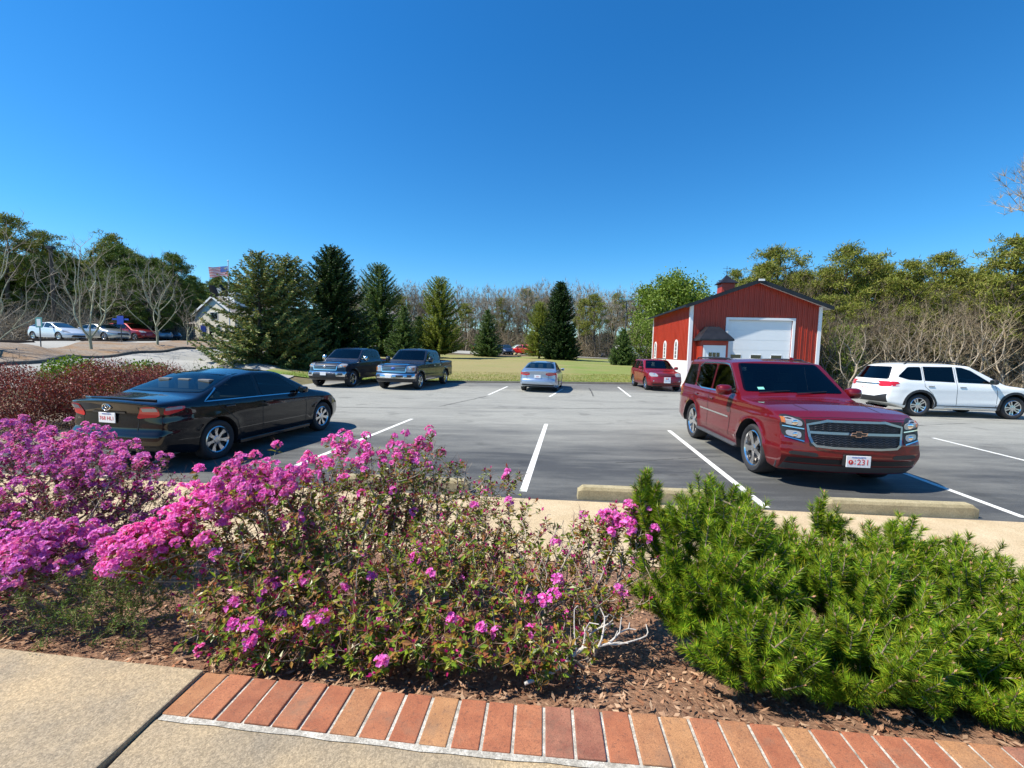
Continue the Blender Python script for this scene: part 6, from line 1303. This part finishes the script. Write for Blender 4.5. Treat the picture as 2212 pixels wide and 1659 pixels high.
suv('parked_suv', 'white suv behind the bright red one beyond the dry lawn', at(1116, 761, 78), R(200), P_white, 'h', .1, None, 1)
suv('parked_suv', 'bright red suv beyond the dry lawn beside the blue car', at(1130, 768, 73), R(150), P_brt, 'h', .1, None, 1)
hatch('parked_car', 'left one of two silver cars right of the dense dark spruce', at(1268, 768, 86), R(-85), P_sil, 4.4, 1.5)
hatch('parked_car', 'right one of two silver cars right of the dense dark spruce', at(1297, 770, 84), R(-85), P_ice, 4.4, 1.45)
def rock(px, py, d, r, lab):
    x, y, z = at(px, py, d); V = ell((0, 0, 0), (r, r*.8, r*.75), 40, 1.0)*(1+.12*rs.randn(40, 1)); bm = bmesh.new(); [bm.verts.new(v) for v in V]; bmesh.ops.convex_hull(bm, input=bm.verts[:]); me = bpy.data.meshes.new('boulder'); bm.to_mesh(me); bm.free(); me.materials.append(M['stop']); tag(link(me, 'boulder', None, (x, y, z+r*.3)), lab, 'boulder')
rock(1113, 768, 70, .35, 'pale boulder at the far edge of the lawn, left of two'); rock(1122, 772, 68, .36, 'pale boulder at the far edge of the lawn, right of two')
# white trailer behind the young spruce
x, y, z = at(1363, 770, 70); o = empty('trailer', (x, y, z), R(20), 'white box trailer behind the small young spruce', 'trailer')
m = MB(); m.box(-2.4, 2.4, -1, 1, .5, 2.3); m.obj('body', M['white_trim'], o, bevel=.12); m = MB(); [m.lathe([(.001, -.12), (.34, -.12), (.36, 0), (.34, .12), (.001, .12)], 20, 'y', (xx, yy, .36)) for xx in (-.4, .4) for yy in (-.9,)]; m.obj('wheel', M['tyre'], o)
m = MB(); m.box(-1.6, -.6, -1.02, -1.0, 1.3, 1.9); m.obj('window', M['glass_dark'], o)
# timber stops in the upper row
M['timber'] = plain('dark_timber', (.06, .04, .03), .9)
for px, py, d in ((20, 741, 28), (118, 741, 32), (215, 740, 35.5), (300, 740, 40), (425, 736, 52)):
    x, y, z = at(px, py, d); m = MB(); m.box(-1.1, 1.1, -.1, .1, -.03, .17); tag(m.obj('timber_stop', M['timber'], None, bevel=.015, loc=(x, y, z), rot=(0, 0, R(42))), 'dark timber kerb at the head of the upper parking row', 'timber kerb', 'dark timbers along the upper parking row')
def sign(px, py0, py1, d, col, w, hgt, label, name='sign'):
    x, y, z0 = at(px, py0, d); zt = point(px, py1, d)[2]; o = empty(name, (x, y, z0), 0, label, 'sign'); m = MB(); m.tubes([(0, 0, -.2)], [(0, 0, zt-z0)], .03, .03, 8); m.obj('post', M['greyplastic'], o)
    m = MB(); m.box(-w/2, w/2, -.05, -.032, zt-z0-hgt, zt-z0+.02); p = m.obj('panel', col, o, bevel=.005); return o, p, zt-z0-hgt/2
M['signgreen'] = plain('sign_green', (.10, .30, .28), .5); M['signblue'] = plain('sign_blue', (.02, .07, .45), .5)
o, p, zc = sign(88, 741, 686, 27, M['signgreen'], .42, .62, 'green and white sign on a post left of the pale hatchback'); m = MB(); m.box(-.12, .12, -.054, -.05, zc-.22, zc+.22); m.obj('sign_face', M['white_trim'], p)
o, p, zc = sign(263, 742, 683, 33, M['signblue'], .50, .62, 'blue sign on a blue post in front of the silver sedan'); m = MB(); m.box(-.62, .62, -.03, -.012, zc+.02, zc+.14); m.obj('cross_panel', M['signblue'], o)
sign(440, 736, 703, 62, M['signblue'], .75, .9, 'blue sign in front of the white gabled building')
# poles
x, y, z = at(120, 735, 40); o = empty('utility_pole', (x, y, z), 0, 'dark wooden utility pole in the left wood', 'pole'); zt = point(120, 535, 40)[2]-z; m = MB(); m.tubes([(0, 0, -.3)], [(0, 0, zt)], .17, .13, 10); m.obj('post', M['bark_dark'], o); m = MB(); m.box(-.28, .28, -.2, .2, zt-.1, zt+.12); m.obj('cap', M['blackplastic'], o)
x, y, z = at(1349, 765, 70); o = empty('floodlight_pole', (x, y, z), 0, 'tall pole with two floodlights left of the round green tree', 'lamp'); zt = point(1349, 650, 70)[2]-z
m = MB(); m.tubes([(0, 0, -.3)], [(0, 0, zt)], .13, .08, 8); m.obj('post', M['greyplastic'], o); m = MB(); m.tubes([(-.9, 0, zt)], [(.9, 0, zt)], .06, .06, 6); m.obj('arm', M['greyplastic'], o)
for s in (-1, 1): m = MB(); m.box(s*.85-.33, s*.85+.33, -.3, .25, zt+.05, zt+.42); m.obj('lamp', M['bulb'], o, bevel=.05)
x, y, z = at(497, 740, 60); o = empty('flagpole', (x, y, z), 0, 'white flagpole rising above the white building', 'flagpole'); zt = point(493, 565, 60)[2]-z; m = MB(); m.tubes([(0, 0, -.3)], [(0, 0, zt)], .10, .06, 10); m.obj('post', M['white_trim'], o)
m = MB(); m.lathe([(.001, .12), (.09, .06), (.12, 0), (.09, -.06), (.001, -.12)], 12, 'z', (0, 0, zt+.1)); m.obj('finial', M['white_trim'], o)
def flag(name, w, h, zt_, stripes, label, canton):
    n = 24; M1 = {}; f = empty(name, (x, y, z+zt_), 0, label, 'flag')
    def wave(u, v): return (-u*w*.97-.05, .22*math.sin(u*5.2+v*1.2)*u**.6, -v*h-.18*u*w*.5+.10*math.sin(u*6.5)*u)
    def part(nm, u0, u1, v0, v1, mat, off):
        m = MB(); nu, nv = 14, 4; V = [];
        for j in range(nv+1):
            for i in range(nu+1):
                q = wave(u0+(u1-u0)*i/nu, v0+(v1-v0)*j/nv); V.append((q[0], q[1]-off, q[2]))
        m.add(V, [(j*(nu+1)+i, j*(nu+1)+i+1, (j+1)*(nu+1)+i+1, (j+1)*(nu+1)+i) for j in range(nv) for i in range(nu)]); return m.obj(nm, mat, f, smooth=True)
    for k, mat in enumerate(stripes): part('stripe', 0, 1, k/len(stripes), (k+1)/len(stripes), mat, 0)
    if canton:
        part('canton', 0, .42, 0, .54, M['plate_blue'], .012); m = MB()
        for j in range(5):
            for i in range(6):
                q = wave(.035+.065*i, .05+.1*j); m.lathe([(.001, 0), (.035, 0)], 5, 'y', (q[0], q[1]-.03, q[2]))
        m.obj('stars', M['white_trim'], f)
    else:
        m = MB(); q = wave(.5, .5); m.lathe([(.001, 0), (.42, 0)], 20, 'y', (q[0], q[1]-.06, q[2])); m.obj('emblem', M['white_trim'], f)
flag('flag', 2.6, 1.35, zt-.6, [M['plate_red'], M['white_trim']]*6+[M['plate_red']], 'red and white striped flag with blue corner blowing left from the flagpole', True)
flag('flag', 2.6, 1.6, zt-3.0, [M['blackplastic']], 'black flag with a white disc blowing left below the striped flag', False)
# white gabled building at the left
M['clap'] = plain('cream_clapboard', (.68, .64, .52), .7, var=.05, scale=3); M['shingle'] = plain('grey_shingles', (.24, .21, .19), .9, var=.2, scale=12)
bx, by, _ = point(422, 730, 84); bz = hz(bx, by); o = empty('office_building', (bx, by, bz), R(-22), 'cream gabled building behind the big spruces', 'building')
def gable(px0, w, dpt, ez, az, nm='wall', y0=0):
    m = MB(); add_prism(m, [(px0, -1), (px0+w, -1), (px0+w, ez), (px0+w/2, az), (px0, ez)], y0, y0+dpt, 'y'); m.obj(nm, M['clap'], o)
    m = MB(); t = .25
    for s in (0, 1):
        xe = px0-.5 if s == 0 else px0+w+.5; ze = ez-.5*(az-ez)/(w/2); V = [(xe, y0-.4, ze), (px0+w/2, y0-.4, az), (px0+w/2, y0+dpt+.4, az), (xe, y0+dpt+.4, ze)]; V += [(a_, b_, c_+t) for a_, b_, c_ in V]; m.add(V, [(0, 1, 2, 3), (4, 5, 6, 7), (0, 1, 5, 4), (3, 2, 6, 7), (0, 3, 7, 4)])
    m.obj('roof', M['shingle'], o)
    m = MB()
    for s in (0, 1):
        xe = px0-.55 if s == 0 else px0+w+.55; ze = ez-.55*(az-ez)/(w/2); m.add([(xe, y0-.45, ze-.1), (px0+w/2, y0-.45, az-.1), (px0+w/2, y0-.45, az+.3), (xe, y0-.45, ze+.3)], [(0, 1, 2, 3)])
    m.obj('fascia', M['white_trim'], o)
gable(0, 11.2, 14, 4.4, 7.6); m = MB(); m.box(-3.2, .0, 1.5, 9, -1, 2.75); m.obj('wing_wall', M['clap'], o)
m = MB(); m.add([(-4.3, .4, 2.7), (.0, .4, 2.7), (.0, 10, 2.7), (-4.3, 10, 2.7), (-.05, 5, 4.6), (-.0, 5, 4.6)], [(0, 1, 5, 4), (2, 3, 4, 5), (3, 0, 4, 4)]); m.F[-1] = (m.F[-1][0][:2], 0); m.add([(-4.3, .4, 2.7), (-4.3, 10, 2.7), (-.05, 5, 4.6)], [(0, 1, 2)]); m.obj('wing_roof', M['shingle'], o)
m = MB(); m.box(3.0, 8.4, 2, 7, 6, 8.7); m.obj('tower', M['white_trim'], o)
for x0, z0, x1, z1 in ((-1.1, .3, -.2, 2.2), (2.2, .2, 3.4, 2.6), (4.2, .2, 5.2, 2.4), (6.2, .8, 7.4, 2.4), (8.6, .8, 9.8, 2.4), (4.6, 3.6, 6.6, 4.8)):
    m = MB(); yy_ = 1.5 if x0 < 0 else 0; m.box(x0-.1, x1+.1, yy_-.06, yy_-.01, z0-.1, z1+.1); w = m.obj('window', M['white_trim'], o); m = MB(); m.box(x0, x1, yy_-.075, yy_-.06, z0, z1); m.obj('pane', M['glass_dark'], w)
x, y, z = at(430, 735, 70); m = MB(); m.lathe([(.001, 0), (.30, 0), (.34, .9), (.30, 1.0), (.001, 1.08)], 14, 'z'); tag(m.obj('litter_bin', M['blackplastic'], None, sharp=40, loc=(x-1.2, y, z)), 'black litter bin outside the cream gabled building', 'bin')
# pale house behind the light green conifer
hx, hy, _ = point(772, 750, 76); o = empty('house', (hx, hy, hz(hx, hy)), 0, 'pale grey house hidden behind the light green conifer', 'house'); gable(0, 6.0, 9, 5.5, 7.6)
for x0, z0 in ((.9, 3.2), (3.7, 3.2), (.9, .8), (3.7, .8)): m = MB(); m.box(x0, x0+1.1, -.06, -.01, z0, z0+1.5); w = m.obj('window', M['white_trim'], o); m = MB(); m.box(x0+.12, x0+.98, -.075, -.06, z0+.12, z0+1.38); m.obj('pane', M['glass_dark'], w)
# cracks in the asphalt
def crack(pts, w, seed):
    r = np.random.RandomState(seed); P = resample(pts, 70); P[1:-1] += np.cumsum(r.randn(68, 2)*.010, 0)*.5+r.randn(68, 2)*.012; T = np.gradient(P, axis=0); T /= np.linalg.norm(T, axis=1)[:, None]; Nn = np.stack([-T[:, 1], T[:, 0]], 1)*(w/2*(.4+r.rand(70)))[:, None]
    A = np.c_[P-Nn, np.full(70, .003)]; B = np.c_[P+Nn, np.full(70, .003)]; m = MB(); m.add(np.concatenate([A, B]), [(i, i+1, i+71, i+70) for i in range(69)]); ob = m.obj('asphalt_crack', M['seam_road'])
    if ob.data.polygons[0].normal.z < 0: ob.data.flip_normals()
    tag(ob, kind='structure')
M['seam_road'] = plain('crack_fill', (.035, .035, .035), .9)
crack([ground(640, 878), ground(900, 881), ground(1200, 882), ground(1470, 884)], .05, 1); crack([ground(950, 878), ground(985, 871), ground(1030, 862), ground(1054, 856)], .05, 2); crack([ground(1272, 838), ground(1278, 846), ground(1284, 856)], .05, 3)
crack([ground(600, 905), ground(690, 880), ground(640, 876)], .03, 4); crack([ground(1480, 888), ground(1760, 930), ground(2100, 915)], .03, 5); crack([ground(1700, 1010), ground(1560, 985), ground(1330, 1000)], .012, 6); crack([ground(560, 1035), ground(700, 990), ground(900, 1002)], .012, 7)
